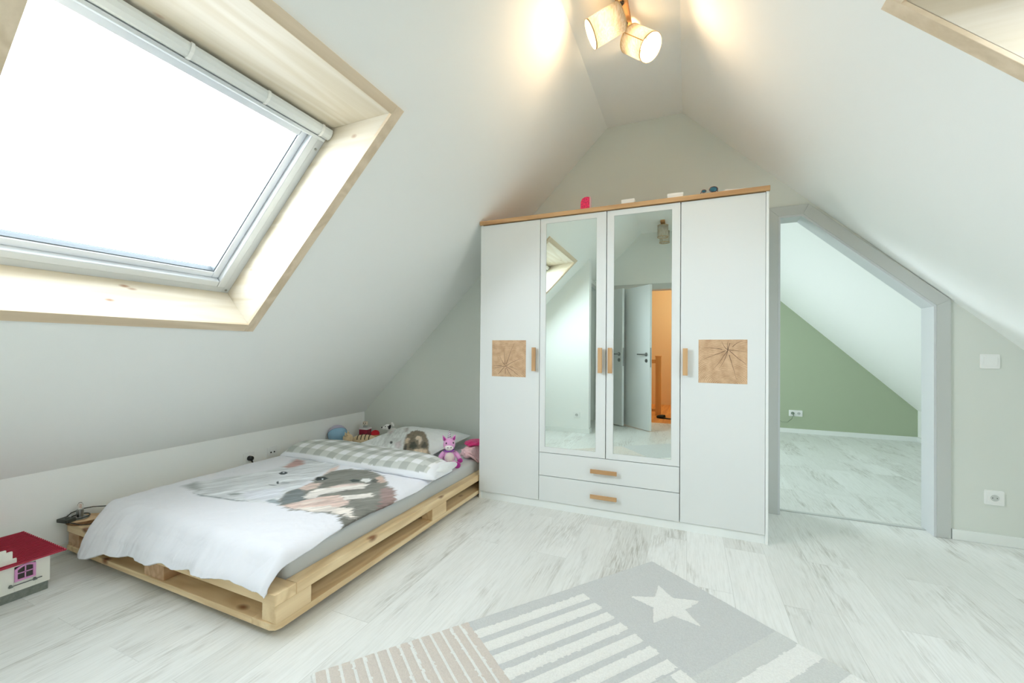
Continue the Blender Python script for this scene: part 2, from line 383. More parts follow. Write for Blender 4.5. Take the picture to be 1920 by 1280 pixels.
def slope(side, y, s, d):
    """s up the slope from the knee-wall top, d outwards"""
    if side == 'L': return (K+s*math.cos(TL)-d*math.sin(TL), y, HK+s*math.sin(TL)+d*math.cos(TL))
    if side == 'R': return (KX-s*math.cos(TR)+d*math.sin(TR), y, HK+s*math.sin(TR)+d*math.cos(TR))
    t2 = math.atan(KR2); return (K2-s*math.cos(t2)+d*math.sin(t2), y, H2+s*math.sin(t2)+d*math.cos(t2))
SLN = (HC-HK)/math.sin(TL); SRN = (HC-HK)/math.sin(TR); SR2N = (HC-H2)/math.sin(math.atan(KR2))

# ceiling with skylight openings -------------------------------------------------
LW = dict(y0=.447, y1=1.492, s0=(1.217-HK)/math.sin(TL), s1=(2.155-HK)/math.sin(TL))
RW = dict(y0=.60, y1=1.640, s0=(1.235-HK)/math.sin(TR), s1=(2.175-HK)/math.sin(TR))
W3 = dict(y0=4.15, y1=5.3, s0=1.0, s1=2.4)
cb = MB()
TH = .24
SPL = .15
def slab(side, y0, y1, s0, s1, thick=TH, bot_sl=0, top_sl=0, sp0=0, sp1=0):
    fn = lambda y, s, d: slope(side, y, s, d)
    c = []
    for d in (0, thick):
        ss0 = s0; ss1 = s1
        if top_sl and d: ss1 = s1-thick/math.tan(TL if side == 'L' else TR)
        if bot_sl and d: ss0 = s0-thick/math.tan(TL if side == 'L' else TR)
        ya, yb = (y0-sp0, y1-sp1) if d else (y0, y1)
        c += [fn(ya, ss0, d), fn(yb, ss0, d), fn(ya, ss1, d), fn(yb, ss1, d)]
    cb.add(c, [(0, 1, 3, 2), (4, 6, 7, 5), (0, 4, 5, 1), (2, 3, 7, 6), (0, 2, 6, 4), (1, 5, 7, 3)])
def slab_hole(side, ya_, yb_, W, sl, more=()):
    ws = sorted([W, *more], key=lambda q: q['y0'])
    if more:
        m_ = (ws[0]['y1']+ws[1]['y0'])/2
        slab_hole(side, ya_, m_, ws[0], sl); slab_hole(side, m_, yb_, ws[1], sl); return
    e = .019; y0, y1 = W['y0']-e, W['y1']+e
    slab(side, ya_, y0, -.3, sl+.1, sp1=SPL); slab(side, y1, yb_, -.3, sl+.1)
    slab(side, y0, y1, -.3, W['s0']-e, sp0=SPL); slab(side, y0, y1, W['s1']+.027, sl+.1, bot_sl=1, sp0=SPL)
slab_hole('L', YB-.15, G2, LW, SLN)
slab_hole('R', YB-.15, G2, RW, SRN)
cb.box(XL-.05, XR+.05, YB-.15, G2, HC, HC+.3)
cb.build('ceiling', M['wall'], kind='structure')
cb = MB()
slab_hole('L', G2, GY+.2, W3, SLN)
slab('R2', G2, GY+.2, -.4, SR2N+.1)
cb.box(XL-.05, X2+.05, G2, GY+.2, HC, HC+.3)
cb.build('ceiling', M['wall'], kind='structure')

# floors
MB().box(K-.2, K2+.3, YB-.17, G+.09, -.1, 0).build('floor', M['floor'], kind='structure')
MB().box(K-.2, K2+.3, G+.09, GY+.2, -.1, 0).build('floor', M['floor'], kind='structure')
MB().box(.4, 1.5, G+.075, G+.105, 0, .005).build('trim_1', M['grey'], kind='structure', bevel=.002)
MB().box(-1.5, 1.4, -3.4, YB-.17, -.1, 0).build('floor', M['hallwood'], kind='structure')

# knee walls
MB().box(K-.15, K, YB-.15, G2, 0, HK).build('wall_left', M['wall'], kind='structure')
MB().box(K-.15, K, G2, GY+.2, 0, HK).build('wall_left', M['wall'], kind='structure')
MB().box(KX, KX+.15, YB-.15, G2, 0, HK).build('wall_right', M['wall'], kind='structure')
MB().box(K2, K2+.15, G2, GY+.2, 0, H2).build('wall_right', M['wall'], kind='structure')

# gable wall with the chamfered doorway
OX0, OX1 = .555, 1.352; OZT = 1.985; OXC = .693; OZC = 1.364
def gable_z(x):
    if x < XL: return HK+(x-K)*KL
    if x < XR: return HC
    return HC-(x-XR)*KR
gb = MB()
ZX = .0
def gwall(poly): gb.prism(poly, 'y', G, G2)
gwall([(K, 0), (OX0, 0), (OX0, OZT), (OX0, gable_z(OX0)), (XR, HC), (XL, HC), (K, HK)])
gwall([(OX0, OZT), (OXC, OZT), (OXC, gable_z(OXC)), (OX0, gable_z(OX0))])
gwall([(OXC, OZT), (OX1, OZC), (OX1, gable_z(OX1)), (OXC, gable_z(OXC))])
gwall([(OX1, 0), (KX, 0), (KX, HK), (OX1, gable_z(OX1))])
gb.build('wall_gable', M['gable'], kind='structure')
# far green wall
MB().prism([(K, 0), (K2, 0), (K2, H2), (X2, HC), (XL, HC), (K, HK)], 'y', GY, GY+.15).build('wall_far', M['green'], kind='structure')

# rear wall with door opening to the stairwell, and partition
DX0, DX1, DZ = -1.02, -.12, 1.99
rw = MB()
def rwall(poly): rw.prism(poly, 'y', YB-.15, YB)
rwall([(K, 0), (DX0, 0), (DX0, gable_z(DX0)), (K, HK)])
rwall([(DX0, DZ), (DX1, DZ), (DX1, HC), (XL, HC), (DX0, gable_z(DX0))])
rwall([(DX1, 0), (KX, 0), (KX, HK), (XR, HC), (DX1, HC)])
rw.build('wall_rear', M['wallwhite'], kind='structure')
PX = -1.136; PY = .045
pw = MB(); pw.prism([(K, 0), (PX, 0), (PX, gable_z(PX)), (K, HK)], 'y', PY-.12, PY)
pw.build('wall_partition', M['wallwhite'], kind='structure')
sw = MB(); SX = -1.25
sw.box(SX-.1, SX, -.25, PY-.12, 0, 2.12); sw.box(SX-.1, SX, YB, PY-.12, 2.0, 2.12)
sw.build('wall_side', M['wallwhite'], kind='structure')

# stairwell room beyond the rear door
hb = MB()
hb.box(-1.6, 1.5, -3.5, -3.4, -.1, 2.6); hb.box(-1.6, -1.5, -3.4, YB-.15, -.1, 2.6); hb.box(1.4, 1.5, -3.4, YB-.15, -.1, 2.6)
hb.build('wall_stairwell', M['ochre'], kind='structure')
MB().box(-1.6, 1.5, -3.5, YB-.15, 2.5, 2.6).build('ceiling', M['wallwhite'], kind='structure')
hl = bpy.data.lights.new('stairwell_lamp', 'POINT'); hl.energy = 20; hl.color = (1, .93, .82); hl.shadow_soft_size = .12
ho = bpy.data.objects.new('stairwell_lamp', hl); COL.objects.link(ho); ho.location = (.45, -2.3, 2.2)

# baseboards
def bb(name, x0, x1, y0, y1, h=.06, m='skirt'):
    MB().box(x0, x1, y0, y1, 0, h).build(name, M[m], kind='structure', bevel=.003)
bb('baseboard_gable', 1.42, KX, G-.015, G); bb('baseboard_gable', K, .42, G-.015, G)
bb('baseboard_left', K, K+.014, PY, G-.015); bb('baseboard_right', KX-.014, KX, YB, G-.015)
bb('baseboard_far', K, K2, GY-.016, GY, .058); bb('baseboard_far_right', K2-.014, K2, G2, GY-.016)
bb('baseboard_partition', K, PX+.012, PY, PY+.014); bb('baseboard_partition', PX, PX+.014, PY-.12, PY)

# door frame around the chamfered doorway
def ring_open(poly_o, poly_i, y0, y1):
    b = MB(); n = len(poly_o)
    for i in range(n-1):
        q = [poly_o[i], poly_o[i+1], poly_i[i+1], poly_i[i]]
        b.prism(q, 'y', y0, y1)
    return b
df = empty('door_1', (1.0, G, 0), kind='structure')
off = (-1.0, -G)
def shp(pl): return [(x+off[0], z) for x, z in pl]
inner = [(OX0, 0), (OX0, OZT), (OXC, OZT), (OX1, OZC), (OX1, 0)]
outer = [(OX0-.062, 0), (OX0-.062, 2.049), (.723, 2.049), (1.416, 1.396), (1.416, 0)]
ring_open(shp(outer), shp(inner), -.014, 0).build('architrave', M['grey'], df, bevel=.002)
ring_open(shp(outer), shp(inner), .12, .134).build('architrave', M['grey'], df, bevel=.002)
in2 = [(OX0+.012, 0), (OX0+.012, OZT-.012), (OXC-.006, OZT-.012), (OX1-.012, OZC-.006), (OX1-.012, 0)]
ring_open(shp(inner), shp(in2), -.012, .132).build('door_jamb', M['greyin'], df, bevel=.001)

# ------------------------------------------------------------------ skylights
def skylight(name, side, W, full=True):
    S = lambda y, s, d: slope(side, y, s, d)
    root = empty(name, S((W['y0']+W['y1'])/2, W['s0'], 0), kind='structure')
    rl = Vector(root.location)
    fn = lambda y, s, d: tuple(Vector(S(y, s, d))-rl)
    y0, y1, s0, s1 = W['y0'], W['y1'], W['s0'], W['s1']
    th = TL if side == 'L' else TR
    D = .25; sh = D/math.tan(th); t = .018
    def B(name, cs, m, bevel=.0015):
        b = MB(); c = [fn(*p) for p in cs]
        b.add(c, [(0, 2, 3, 1), (4, 5, 7, 6), (0, 1, 5, 4), (2, 6, 7, 3), (0, 4, 6, 2), (1, 3, 7, 5)]); return b.build(name, m, root, bevel=bevel)
    def bx(name, ya_, yb_, sa, sb, da, db, m, bevel=.0015):
        return B(name, [(y, s, d) for d in (da, db) for s in (sa, sb) for y in (ya_, yb_)], m, bevel)
    # lining boards
    B('lining_board', [(y0-t, s0-t, -.004), (y0, s0-t, -.004), (y0-t, s1, -.004), (y0, s1, -.004),
                       (y0-t-SPL, s0-t, D+.02), (y0-SPL, s0-t, D+.02), (y0-t-SPL, s1, D+.02), (y0-SPL, s1, D+.02)], M['liningX'])
    B('lining_board', [(y1, s0-t, -.004), (y1+t, s0-t, -.004), (y1, s1, -.004), (y1+t, s1, -.004),
                       (y1, s0-t, D+.02), (y1+t, s0-t, D+.02), (y1, s1, D+.02), (y1+t, s1, D+.02)], M['liningX'])
    B('lining_board', [(y0, s0-t, -.004), (y1, s0-t, -.004), (y0, s0, -.004), (y1, s0, -.004),
                       (y0-SPL, s0-t, D+.02), (y1, s0-t, D+.02), (y0-SPL, s0, D+.02), (y1, s0, D+.02)], M['liningY'])
    a = (s1+.004/math.tan(th)); b_ = s1-(D+.02)/math.tan(th)
    B('lining_board', [(y0, a, -.004), (y1, a, -.004), (y0, a+.026, -.004), (y1, a+.026, -.004),
                       (y0-SPL, b_, D+.02), (y1, b_, D+.02), (y0-SPL, b_+.026, D+.02), (y1, b_+.026, D+.02)], M['liningY'])
    # trim on the slope
    q = .05
    bx('architrave', y0-q, y0-.0, s0-q, s1+q, -.016, 0, M['trimX']); bx('architrave', y1, y1+q, s0-q, s1+q, -.016, 0, M['trimX'])
    bx('architrave', y0, y1, s0-q, s0, -.016, 0, M['trimY']); bx('architrave', y0, y1, s1+.005, s1+q, -.016, 0, M['trimY'])
    # frame ring: sT is the top line at depth D
    sT = s1-sh; y0 -= SPL
    def ring(name, ya_, yb_, sa, sb, wd, da, db, m, bevel=.002):
        b = MB()
        for (p, q2, r_, u) in ((ya_, ya_+wd, sa, sb), (yb_-wd, yb_, sa, sb), (ya_+wd, yb_-wd, sa, sa+wd), (ya_+wd, yb_-wd, sb-wd, sb)):
            c = [fn(y, s, d) for d in (da, db) for s in (r_, u) for y in (p, q2)]
            b.add(c, [(0, 2, 3, 1), (4, 5, 7, 6), (0, 1, 5, 4), (2, 6, 7, 3), (0, 4, 6, 2), (1, 3, 7, 5)])
        return b.build(name, m, root, bevel=bevel)
    ring('window_frame', y0, y1, s0, sT, .035, D-.012, D+.05, M['alu'])
    ring('seal', y0+.033, y1-.033, s0+.033, sT-.03, .006, D-.006, D+.05, M['gasket'], 0)
    sash = ring('window_sash', y0+.039, y1-.039, s0+.039, sT-.034, .04, D-.022, D+.05, M['alu'], .006)
    ring('window_bead', y0+.079, y1-.079, s0+.079, sT-.074, .034, D+.005, D+.05, M['alu2'], .004)
    ring('seal', y0+.112, y1-.112, s0+.112, sT-.1, .006, D+.012, D+.05, M['gasket'], 0)
    bx('pane', y0+.115, y1-.115, s0+.115, sT-.1, D+.03, D+.036, M['glass'], 0)
    # white blind cassette along the top
    bl = MB()
    prof = [(sT+.006, D-.024), (sT-.004, D-.034), (sT-.020, D-.040), (sT-.038, D-.039), (sT-.048, D-.031), (sT-.050, D-.023), (sT+.002, D-.023)]
    n = len(prof); c = [fn(y, s, d) for y in (y0+.004, y1-.004) for s, d in prof]
    bl.add(c, [tuple(range(n)), tuple(range(n, 2*n))[::-1]]+[(i, n+i, n+(i+1) % n, (i+1) % n) for i in range(n)])
    cs = bl.build('blind_cassette', M['white'], root, bevel=.006, seg=3)
    bx('blind_rail', y0+.02, y1-.02, sT-.066, sT-.052, D-.036, D-.023, M['alu'], .002)
    for f in (.16, .48, .72, .95):
        yy = y0+(y1-y0)*f; cl = MB()
        pr2 = [(s+(.0025 if k < 3 else -.003), d-.0035) for k, (s, d) in enumerate(prof[:5])]
        c = [fn(yy+e, s, d) for e in (-.006, .006) for s, d in pr2]
        m_ = len(pr2)
        cl.add(c+[fn(yy+e, s, d+.004) for e in (-.006, .006) for s, d in pr2],
               [(i, i+1, m_+i+1, m_+i) for i in range(m_-1)]+[(2*m_+i, 3*m_+i, 3*m_+i+1, 2*m_+i+1) for i in range(m_-1)])
        k = cl.build('blind_clip', M['plastic'], root)
    for yy in (y1-.02, y0+.02):
        for s_ in (s0+.02, sT-.12):
            bs = MB(); bs.lathe([(.006, 0), (.006, -.003)], fn(yy, s_, D-.012), Vector(fn(0, 0, 1))-Vector(fn(0, 0, 0)), 10)
            bs.build('screw', M['steel'], root)
    # daylight portal just outside the glass
    c = Vector(S((y0+y1)/2, (s0+sT)/2, D+.08)); e = Vector(S(0, 1, 0))-Vector(S(0, 0, 0)); nn = Vector(S(0, 0, 1))-Vector(S(0, 0, 0))
    area('daylight_portal', c, (0, 1, 0), e, -nn, y1-y0, sT-s0)
    return root
skylight('window_1', 'L', LW); skylight('window_2', 'R', RW)
# next room's roof window
def simple_window(name, W):
    S = lambda y, s, d: slope('L', y, s, d)
    b = MB(); y0, y1, s0, s1 = W['y0'], W['y1'], W['s0'], W['s1']; D = .2
    for (p, q, r_, u) in ((y0, y0+.08, s0, s1), (y1-.08, y1, s0, s1), (y0+.08, y1-.08, s0, s0+.08), (y0+.08, y1-.08, s1-.3, s1)):
        b.add([S(y, s, d) for d in (D-.03, D+.04) for s in (r_, u) for y in (p, q)], [(0, 2, 3, 1), (4, 5, 7, 6), (0, 1, 5, 4), (2, 6, 7, 3), (0, 4, 6, 2), (1, 3, 7, 5)])
    o = b.build(name, M['alu'], kind='structure')
    g = MB(); g.add([S(y, s, d) for d in (D, D+.006) for s in (s0+.07, s1-.29) for y in (y0+.07, y1-.07)], [(0, 2, 3, 1), (4, 5, 7, 6), (0, 1, 5, 4), (2, 6, 7, 3), (0, 4, 6, 2), (1, 3, 7, 5)])
    g.build('pane', M['glass'], o)
    e = Vector(S(0, 1, 0))-Vector(S(0, 0, 0)); nn = Vector(S(0, 0, 1))-Vector(S(0, 0, 0))
    area('daylight_portal', S((y0+y1)/2, (s0+s1)/2, D+.06), (0, 1, 0), e, -nn, y1-y0, s1-s0)
simple_window('window_3', W3)

# ------------------------------------------------------------------ sockets and switch
def plate_frame(loc, face):
    """face: 'x' wall facing +x, 'y-' wall facing -y, 'y+' wall facing +y. local: a right, b up, c out of the wall"""
    if face == 'y-': f = lambda a, b, c: (a, -c, b)
    elif face == 'y+': f = lambda a, b, c: (-a, c, b)
    else: f = lambda a, b, c: (c, a, b)
    return f
def rounded(wd, ht, r=.006, n=4):
    pts = []
    for cx, cy, a0 in ((wd/2-r, ht/2-r, 0), (-wd/2+r, ht/2-r, 90), (-wd/2+r, -ht/2+r, 180), (wd/2-r, -ht/2+r, 270)):
        for i in range(n+1):
            a = R(a0+90*i/n); pts.append((cx+r*math.cos(a), cy+r*math.sin(a)))
    return pts
def plate(name, loc, face, label, cat, group=None, wd=.082, gangs=1, kind='socket', plug=None):
    f = plate_frame(loc, face); root = empty(name, loc, 0, label, cat, group)
    b = MB(); b.prism(rounded(wd*gangs if gangs == 1 else wd+.071*(gangs-1), .082), 'z', 0, .009, fn=lambda x, y, z: f(x, y, z)); b.build('cover_plate', M['plastic'], root, bevel=.0015)
    for g in range(gangs):
        ox = (g-(gangs-1)/2)*.071
        ax = Vector(f(0, 0, 1)); ce = Vector(f(ox, 0, .009))
        if kind == 'switch':
            b = MB(); b.prism(rounded(.056, .056, .004), 'z', .009, .0135, fn=lambda x, y, z: f(x+ox, y, z+(.0015 if y > 0 else -.001))); b.build('rocker', M['plastic'], root, bevel=.001)
        elif kind == 'aerial':
            b = MB(); b.prism(rounded(.05, .05, .004), 'z', .009, .012, fn=lambda x, y, z: f(x+ox, y, z)); b.build('insert', M['plastic'], root, bevel=.001)
            for dx in (-.014, .014):
                b = MB(); b.lathe([(.006, .0), (.006, .0045), (.0045, .0046)], Vector(f(ox+dx, 0, .009)), ax, 14); b.build('hole', M['black'], root)
        else:
            b = MB(); b.prism(rounded(.055, .055, .004), 'z', .009, .0115, fn=lambda x, y, z: f(x+ox, y, z)); b.build('insert', M['plastic'], root, bevel=.001)
            b = MB(); b.lathe([(.0205, .0025), (.0215, .0045), (.0195, .0046), (.0185, .0028), (.0, .0028)], ce, ax, 28, caps=False); b.build('socket_rim', M['plastic'], root, smooth=True, angle=30)
            b = MB(); b.lathe([(.0186, .0), (.0186, .0029)], ce, ax, 24); b.build('socket_well', mat('socket_shadow_grey', (196, 200, 197), .4), root)
            if not (plug and plug[0] == g):
                for dx in (-.0095, .0095):
                    b = MB(); b.lathe([(.0026, .0028), (.0026, .0032)], Vector(f(ox+dx, 0, .009)), ax, 10); b.build('pin_hole', M['black'], root)
            else:
                b = MB(); b.lathe([(.0175, .0), (.0185, .02), (.017, .03), (.009, .034)], ce, ax, 20)
                b.lathe([(.007, 0), (.0045, .03)], Vector(f(ox+.002, -.01, .032)), Vector(f(.35, -1, .15)), 10)
                b.build('plug', M['black'] if plug[1] == 'b' else mat('grey_plug', (120, 134, 120), .5), root, smooth=True, angle=40)
                if len(plug) > 2:
                    b = MB(); pts = [Vector(f(ox+x, y, z)) for x, y, z in plug[2]]; b.tube(pts, .0022, 6); b.build('cord', mat('grey_cord', (110, 122, 108), .6), root, smooth=True)
    return root
plate('light_switch', (1.584, G, 1.036), 'y-', 'white square light switch on the wall right of the grey doorway', 'switch', kind='switch')
plate('wall_socket', (1.601, G, .264), 'y-', 'white wall socket low on the wall, right of the grey doorway', 'socket')
plate('wall_socket', (K, 2.04, .265), 'x', 'white wall socket above the bed with a black plug in it', 'socket', plug=(0, 'b'))
plate('aerial_socket', (K, 2.226, .268), 'x', 'white aerial socket with two black holes on the low wall behind the bed', 'socket', kind='aerial')
plate('wall_socket', (1.328, GY, .262), 'y-', 'white double wall socket with grey plug on the green wall', 'socket', gangs=2,
      plug=(0, 'g', [(0, -.03, .04), (-.015, -.07, .05), (-.06, -.12, .03), (-.12, -.125, .02), (-.17, -.09, .02), (-.2, -.05, .012)]))
plate('wall_socket', (-1.292, PY, .232), 'y+', 'white wall socket on the partition wall, seen in the left mirror', 'socket')

# ------------------------------------------------------------------ wardrobe
WA = R(.4615); WW = 1.8137; WD = .52
wx0, wy0 = .4186-WW*math.cos(WA), 2.6868-WW*math.sin(WA)
wr = empty('wardrobe', (wx0, wy0, 0), WA, 'large white four-door wardrobe with two mirror doors and oak handles', 'wardrobe')
DT = .018
b = MB(); b.box(0, .016, .001, WD, 0, 1.986); b.box(WW-.014, WW, .001, WD, 0, 1.986); b.box(.016, WW-.014, WD-.006, WD, .0, 1.98)
b.box(.016, WW-.014, DT+.004, WD-.006, .048, .066); b.box(.45, .466, DT+.004, WD-.006, .066, 1.98); b.box(1.346, 1.362, DT+.004, WD-.006, .066, 1.98)
b.box(.016, WW-.014, DT+.004, WD-.006, 1.964, 1.98)
b.build('body', M['carcass'], wr, bevel=.001)
MB().box(.016, WW-.014, .012, .028, 0, .05).build('plinth', M['carcass'], wr)
MB().box(-.006, WW+.004, -.012, WD+.002, 1.987, 2.015).build('top_board', M['oakX'], wr, bevel=.002)
def crack_square(parent, x0, x1, z0, z1, cx, cz, seed):
    m = bpy.data.materials.new('log_end_grain'); m.use_nodes = True; n = m.node_tree; L = n.links; p = n.nodes['Principled BSDF']
    t = n.nodes.new('ShaderNodeTexCoord'); mp = n.nodes.new('ShaderNodeMapping'); mp.inputs['Location'].default_value = (-cx, 0, -cz); mp.inputs['Scale'].default_value = (1, 0, 1.25)
    L.new(t.outputs['Object'], mp.inputs['Vector'])
    z = n.nodes.new('ShaderNodeTexNoise'); z.inputs['Scale'].default_value = 9; z.inputs['Detail'].default_value = 3; L.new(mp.outputs[0], z.inputs['Vector'])
    ln = n.nodes.new('ShaderNodeVectorMath'); ln.operation = 'LENGTH'; L.new(mp.outputs[0], ln.inputs[0])
    ma = n.nodes.new('ShaderNodeMath'); ma.operation = 'MULTIPLY_ADD'; ma.inputs[1].default_value = .045; L.new(z.outputs['Fac'], ma.inputs[0]); L.new(ln.outputs['Value'], ma.inputs[2])
    mu = n.nodes.new('ShaderNodeMath'); mu.operation = 'MULTIPLY'; mu.inputs[1].default_value = 620; L.new(ma.outputs[0], mu.inputs[0])
    si = n.nodes.new('ShaderNodeMath'); si.operation = 'SINE'; L.new(mu.outputs[0], si.inputs[0])
    z2 = n.nodes.new('ShaderNodeTexNoise'); z2.inputs['Scale'].default_value = 25; z2.inputs['Detail'].default_value = 6; L.new(t.outputs['Object'], z2.inputs['Vector'])
    mx = n.nodes.new('ShaderNodeMath'); mx.operation = 'MULTIPLY_ADD'; mx.inputs[1].default_value = .16; L.new(si.outputs[0], mx.inputs[0]); L.new(z2.outputs['Fac'], mx.inputs[2])
    r = n.nodes.new('ShaderNodeValToRGB'); e = r.color_ramp.elements; e[0].position = .25; e[0].color = (*sRGB(178, 142, 108), 1); e[1].position = .75; e[1].color = (*sRGB(216, 184, 148), 1)
    L.new(mx.outputs[0], r.inputs['Fac']); L.new(r.outputs['Color'], p.inputs['Base Color']); p.inputs['Roughness'].default_value = .6
    b = MB(); b.box(x0, x1, -.0015, .004, z0, z1)
    rnd = random.Random(seed); M.setdefault('crack', mat('crack_brown', (104, 80, 60), .8))
    for k in range(11):
        a = 2*PI*k/11+rnd.uniform(-.2, .2); ln_ = rnd.uniform(.05, .17); pts = []; x, z_ = cx, cz; seg = 7; st = rnd.choice([0, 0, .012, .03])
        x += st*math.cos(a); z_ += st*math.sin(a)
        for i in range(seg+1):
            pts.append((x, z_, .0014*(1-i/seg)+.0003)); a += rnd.uniform(-.16, .16); x += ln_/seg*math.cos(a); z_ += ln_/seg*math.sin(a)
        for i in range(seg):
            (xa, za, wa_), (xb, zb, wb_) = pts[i], pts[i+1]
            if not (x0+.003 < xa < x1-.003 and z0+.003 < za < z1-.003 and x0+.003 < xb < x1-.003 and z0+.003 < zb < z1-.003): break
            nx, nz_ = -(zb-za), (xb-xa); l = math.hypot(nx, nz_); nx /= l; nz_ /= l
            q = [(xa+nx*wa_, za+nz_*wa_), (xa-nx*wa_, za-nz_*wa_), (xb-nx*wb_, zb-nz_*wb_), (xb+nx*wb_, zb+nz_*wb_)]
            b.prism(q, 'y', -.0019, -.0014, mi=1)
    b.build('wood_inlay', [m, M['crack']], parent, label='square log end-grain inlay with radial cracks')
def vhandle(parent, xc, z0=.936, z1=1.098):
    b = MB(); b.box(xc-.0135, xc+.0135, -.03, -.018, z0, z1); b.box(xc-.006, xc+.006, -.018, 0, z0+.02, z0+.035); b.box(xc-.006, xc+.006, -.018, 0, z1-.035, z1-.02)
    b.build('handle', M['oakZ'], parent, bevel=.0015, label='vertical oak bar handle')
def door(x0, x1, z0, z1, mirror=None, inlay=None, hx=None):
    if mirror:
        a, c, d, e = mirror; bk = MB()
        bk.box(x0, a, 0, DT, z0, z1); bk.box(c, x1, 0, DT, z0, z1); bk.box(a, c, 0, DT, z0, d); bk.box(a, c, 0, DT, e, z1); bk.box(a, c, .008, DT, d, e)
        o = bk.build('door', M['white'], wr)
        m = MB(); m.box(a, c, .0035, .0065, d, e); m.build('mirror', M['mirror'], o)
        fr = MB()
        for q in ((a, a+.002, d, e), (c-.002, c, d, e), (a, c, d, d+.002), (a, c, e-.002, e)): fr.box(q[0], q[1], .002, .008, q[2], q[3])
        fr.build('mirror_edge', mat('mirror_edge_grey', (200, 206, 202), .3), o)
    else:
        o = MB().box(x0, x1, 0, DT, z0, z1).build('door', M['white'], wr, bevel=.0012)
    if inlay: crack_square(o, *inlay)
    vhandle(o, hx)
    return o
ZT = 1.982
door(.003, .4565, .054, ZT, inlay=(.098, .358, .890, 1.148, .205, .965, 4), hx=.4235)
door(.4605, .9085, .384, ZT, mirror=(.500, .847, .420, 1.948), hx=.876)
door(.9135, 1.352, .384, ZT, mirror=(.957, 1.306, .420, 1.948), hx=.9395)
door(1.3565, WW-.016, .054, ZT, inlay=(1.455, 1.709, .895, 1.150, 1.61, 1.09, 9), hx=1.382)
for z0, z1, hz in ((.226, .380, .300), (.054, .222, .137)):
    o = MB().box(.4605, 1.352, 0, DT, z0, z1).build('drawer', M['white'], wr, bevel=.0012)
    b = MB(); b.box(.818, .986, -.03, -.018, hz-.0125, hz+.0125); b.box(.838, .85, -.018, 0, hz-.006, hz+.006); b.box(.954, .966, -.018, 0, hz-.006, hz+.006)
    b.build('handle', M['oakX'], o, bevel=.0015, label='horizontal oak bar handle')

def wpt(s, dy, z):
    return (wx0+s*math.cos(WA)-dy*math.sin(WA), wy0+s*math.sin(WA)+dy*math.cos(WA), z)
# things on top
TOPZ = 2.0155
M['pink'] = mat('pink_speckled', (222, 40, 92), .5, var=.35, vscale=120)
t = empty('money_tin', wpt(.766, .025, TOPZ), WA, 'small pink speckled tin with rounded top on the wardrobe', 'tin')
pf = [(-.031, 0), (.031, 0), (.031, .078), (.012, .082), (-.004, .081), (-.02, .072), (-.029, .052)]
MB().prism(pf, 'y', -.02, .02).build('tin_body', M['pink'], t, bevel=.003)
MB().prism([(.031, .0), (.0345, .002), (.0345, .08), (.031, .079)], 'y', -.0205, .0205).build('lid_edge', mat('pale_pink_edge', (236, 190, 196), .5), t)
b = MB(); b.box(-.014, .006, -.006, .006, .0795, .0865); b.build('handle', mat('pale_tin_handle', (225, 215, 205), .4), t, bevel=.002)
M['card'] = mat('white_card', (238, 234, 226), .6)
for s, wd_, ht, lb in ((1.043, .078, .026, 'small flat white box on the wardrobe, left of the two flat boxes'), (1.322, .088, .026, 'slightly longer flat white box on the wardrobe, nearer its right end')):
    t = empty('flat_box', wpt(s, .024, TOPZ), WA, lb, 'box', 'flat white boxes on the wardrobe')
    MB().box(-wd_/2, wd_/2, -.03, .03, 0, ht*.6).build('box_base', M['card'], t, bevel=.0015)
    MB().box(-wd_/2-.0015, wd_/2+.0015, -.0315, .0315, ht*.4, ht).build('box_lid', M['card'], t, bevel=.0015)
t = empty('sunglasses', wpt(1.52, .012, TOPZ+.006), WA+.1, 'childs sunglasses with blue lens lying on the wardrobe top', 'sunglasses')
M['lens'] = mat('blue_mirror_lens', (60, 110, 130), .1, metal=.6); M['frameb'] = mat('brown_glasses_frame', (120, 80, 70), .35)
for x, r_, z_ in ((-.04, .012, .012), (.012, .022, .018)):
    b = MB(); b.ball((x, 0, z_), (r_, .005, r_*.7), 20, 10); b.build('lens', M['lens'], t, smooth=True)
    b = MB(); b.tube([(x+r_*1.05*math.cos(a), -.002, z_+r_*.75*math.sin(a)) for a in np.linspace(0, 2*PI, 20)], .002, 6); b.build('frame', M['frameb'], t, smooth=True)
b = MB(); b.tube([(.034, 0, .018), (.04, .03, .01), (.03, .09, .003)], .0018, 6); b.build('temple', M['frameb'], t, smooth=True)
b = MB(); b.tube([(-.053, 0, .012), (-.055, .03, .008), (-.03, .09, .003)], .0018, 6); b.build('temple', M['frameb'], t, smooth=True)
t = empty('folded_paper', wpt(1.645, .015, TOPZ), WA, 'thin white folded paper lying near the right end of the wardrobe top', 'paper')
b = MB(); b.prism([(-.055, .0), (.05, .0), (.05, .002), (-.02, .006), (-.052, .011)], 'y', -.02, .03); b.build('sheet', M['card'], t)

# ------------------------------------------------------------------ pallet bed
BX0, BX1, BY0, BY1 = -2.965, -1.405, 1.067, 3.19
bed = empty('pallet_bed', ((BX0+BX1)/2, (BY0+BY1)/2, 0), 0, 'low bed frame made of bare pine pallets under the sloping wall', 'bed frame')
bo = Vector(bed.location)
def bbx(name, x0, x1, y0, y1, z0, z1, m, bevel=.0025, **k):
    b = MB(); b.box(x0-bo.x, x1-bo.x, y0-bo.y, y1-bo.y, z0, z1); return b.build(name, M[m], bed, bevel=bevel, **k)
def chamf_board(name, x0, x1, y0, y1, z0, z1, m, ch):
    # plan-view chamfer on the near right corner
    pl_ = [(x0, y0), (x1-ch, y0), (x1-ch*.3, y0+ch*.3), (x1, y0+ch), (x1, y1), (x0, y1)]
    b = MB(); b.prism([(x-bo.x, y-bo.y) for x, y in pl_], 'z', z0, z1); return b.build(name, M[m], bed, bevel=.002)
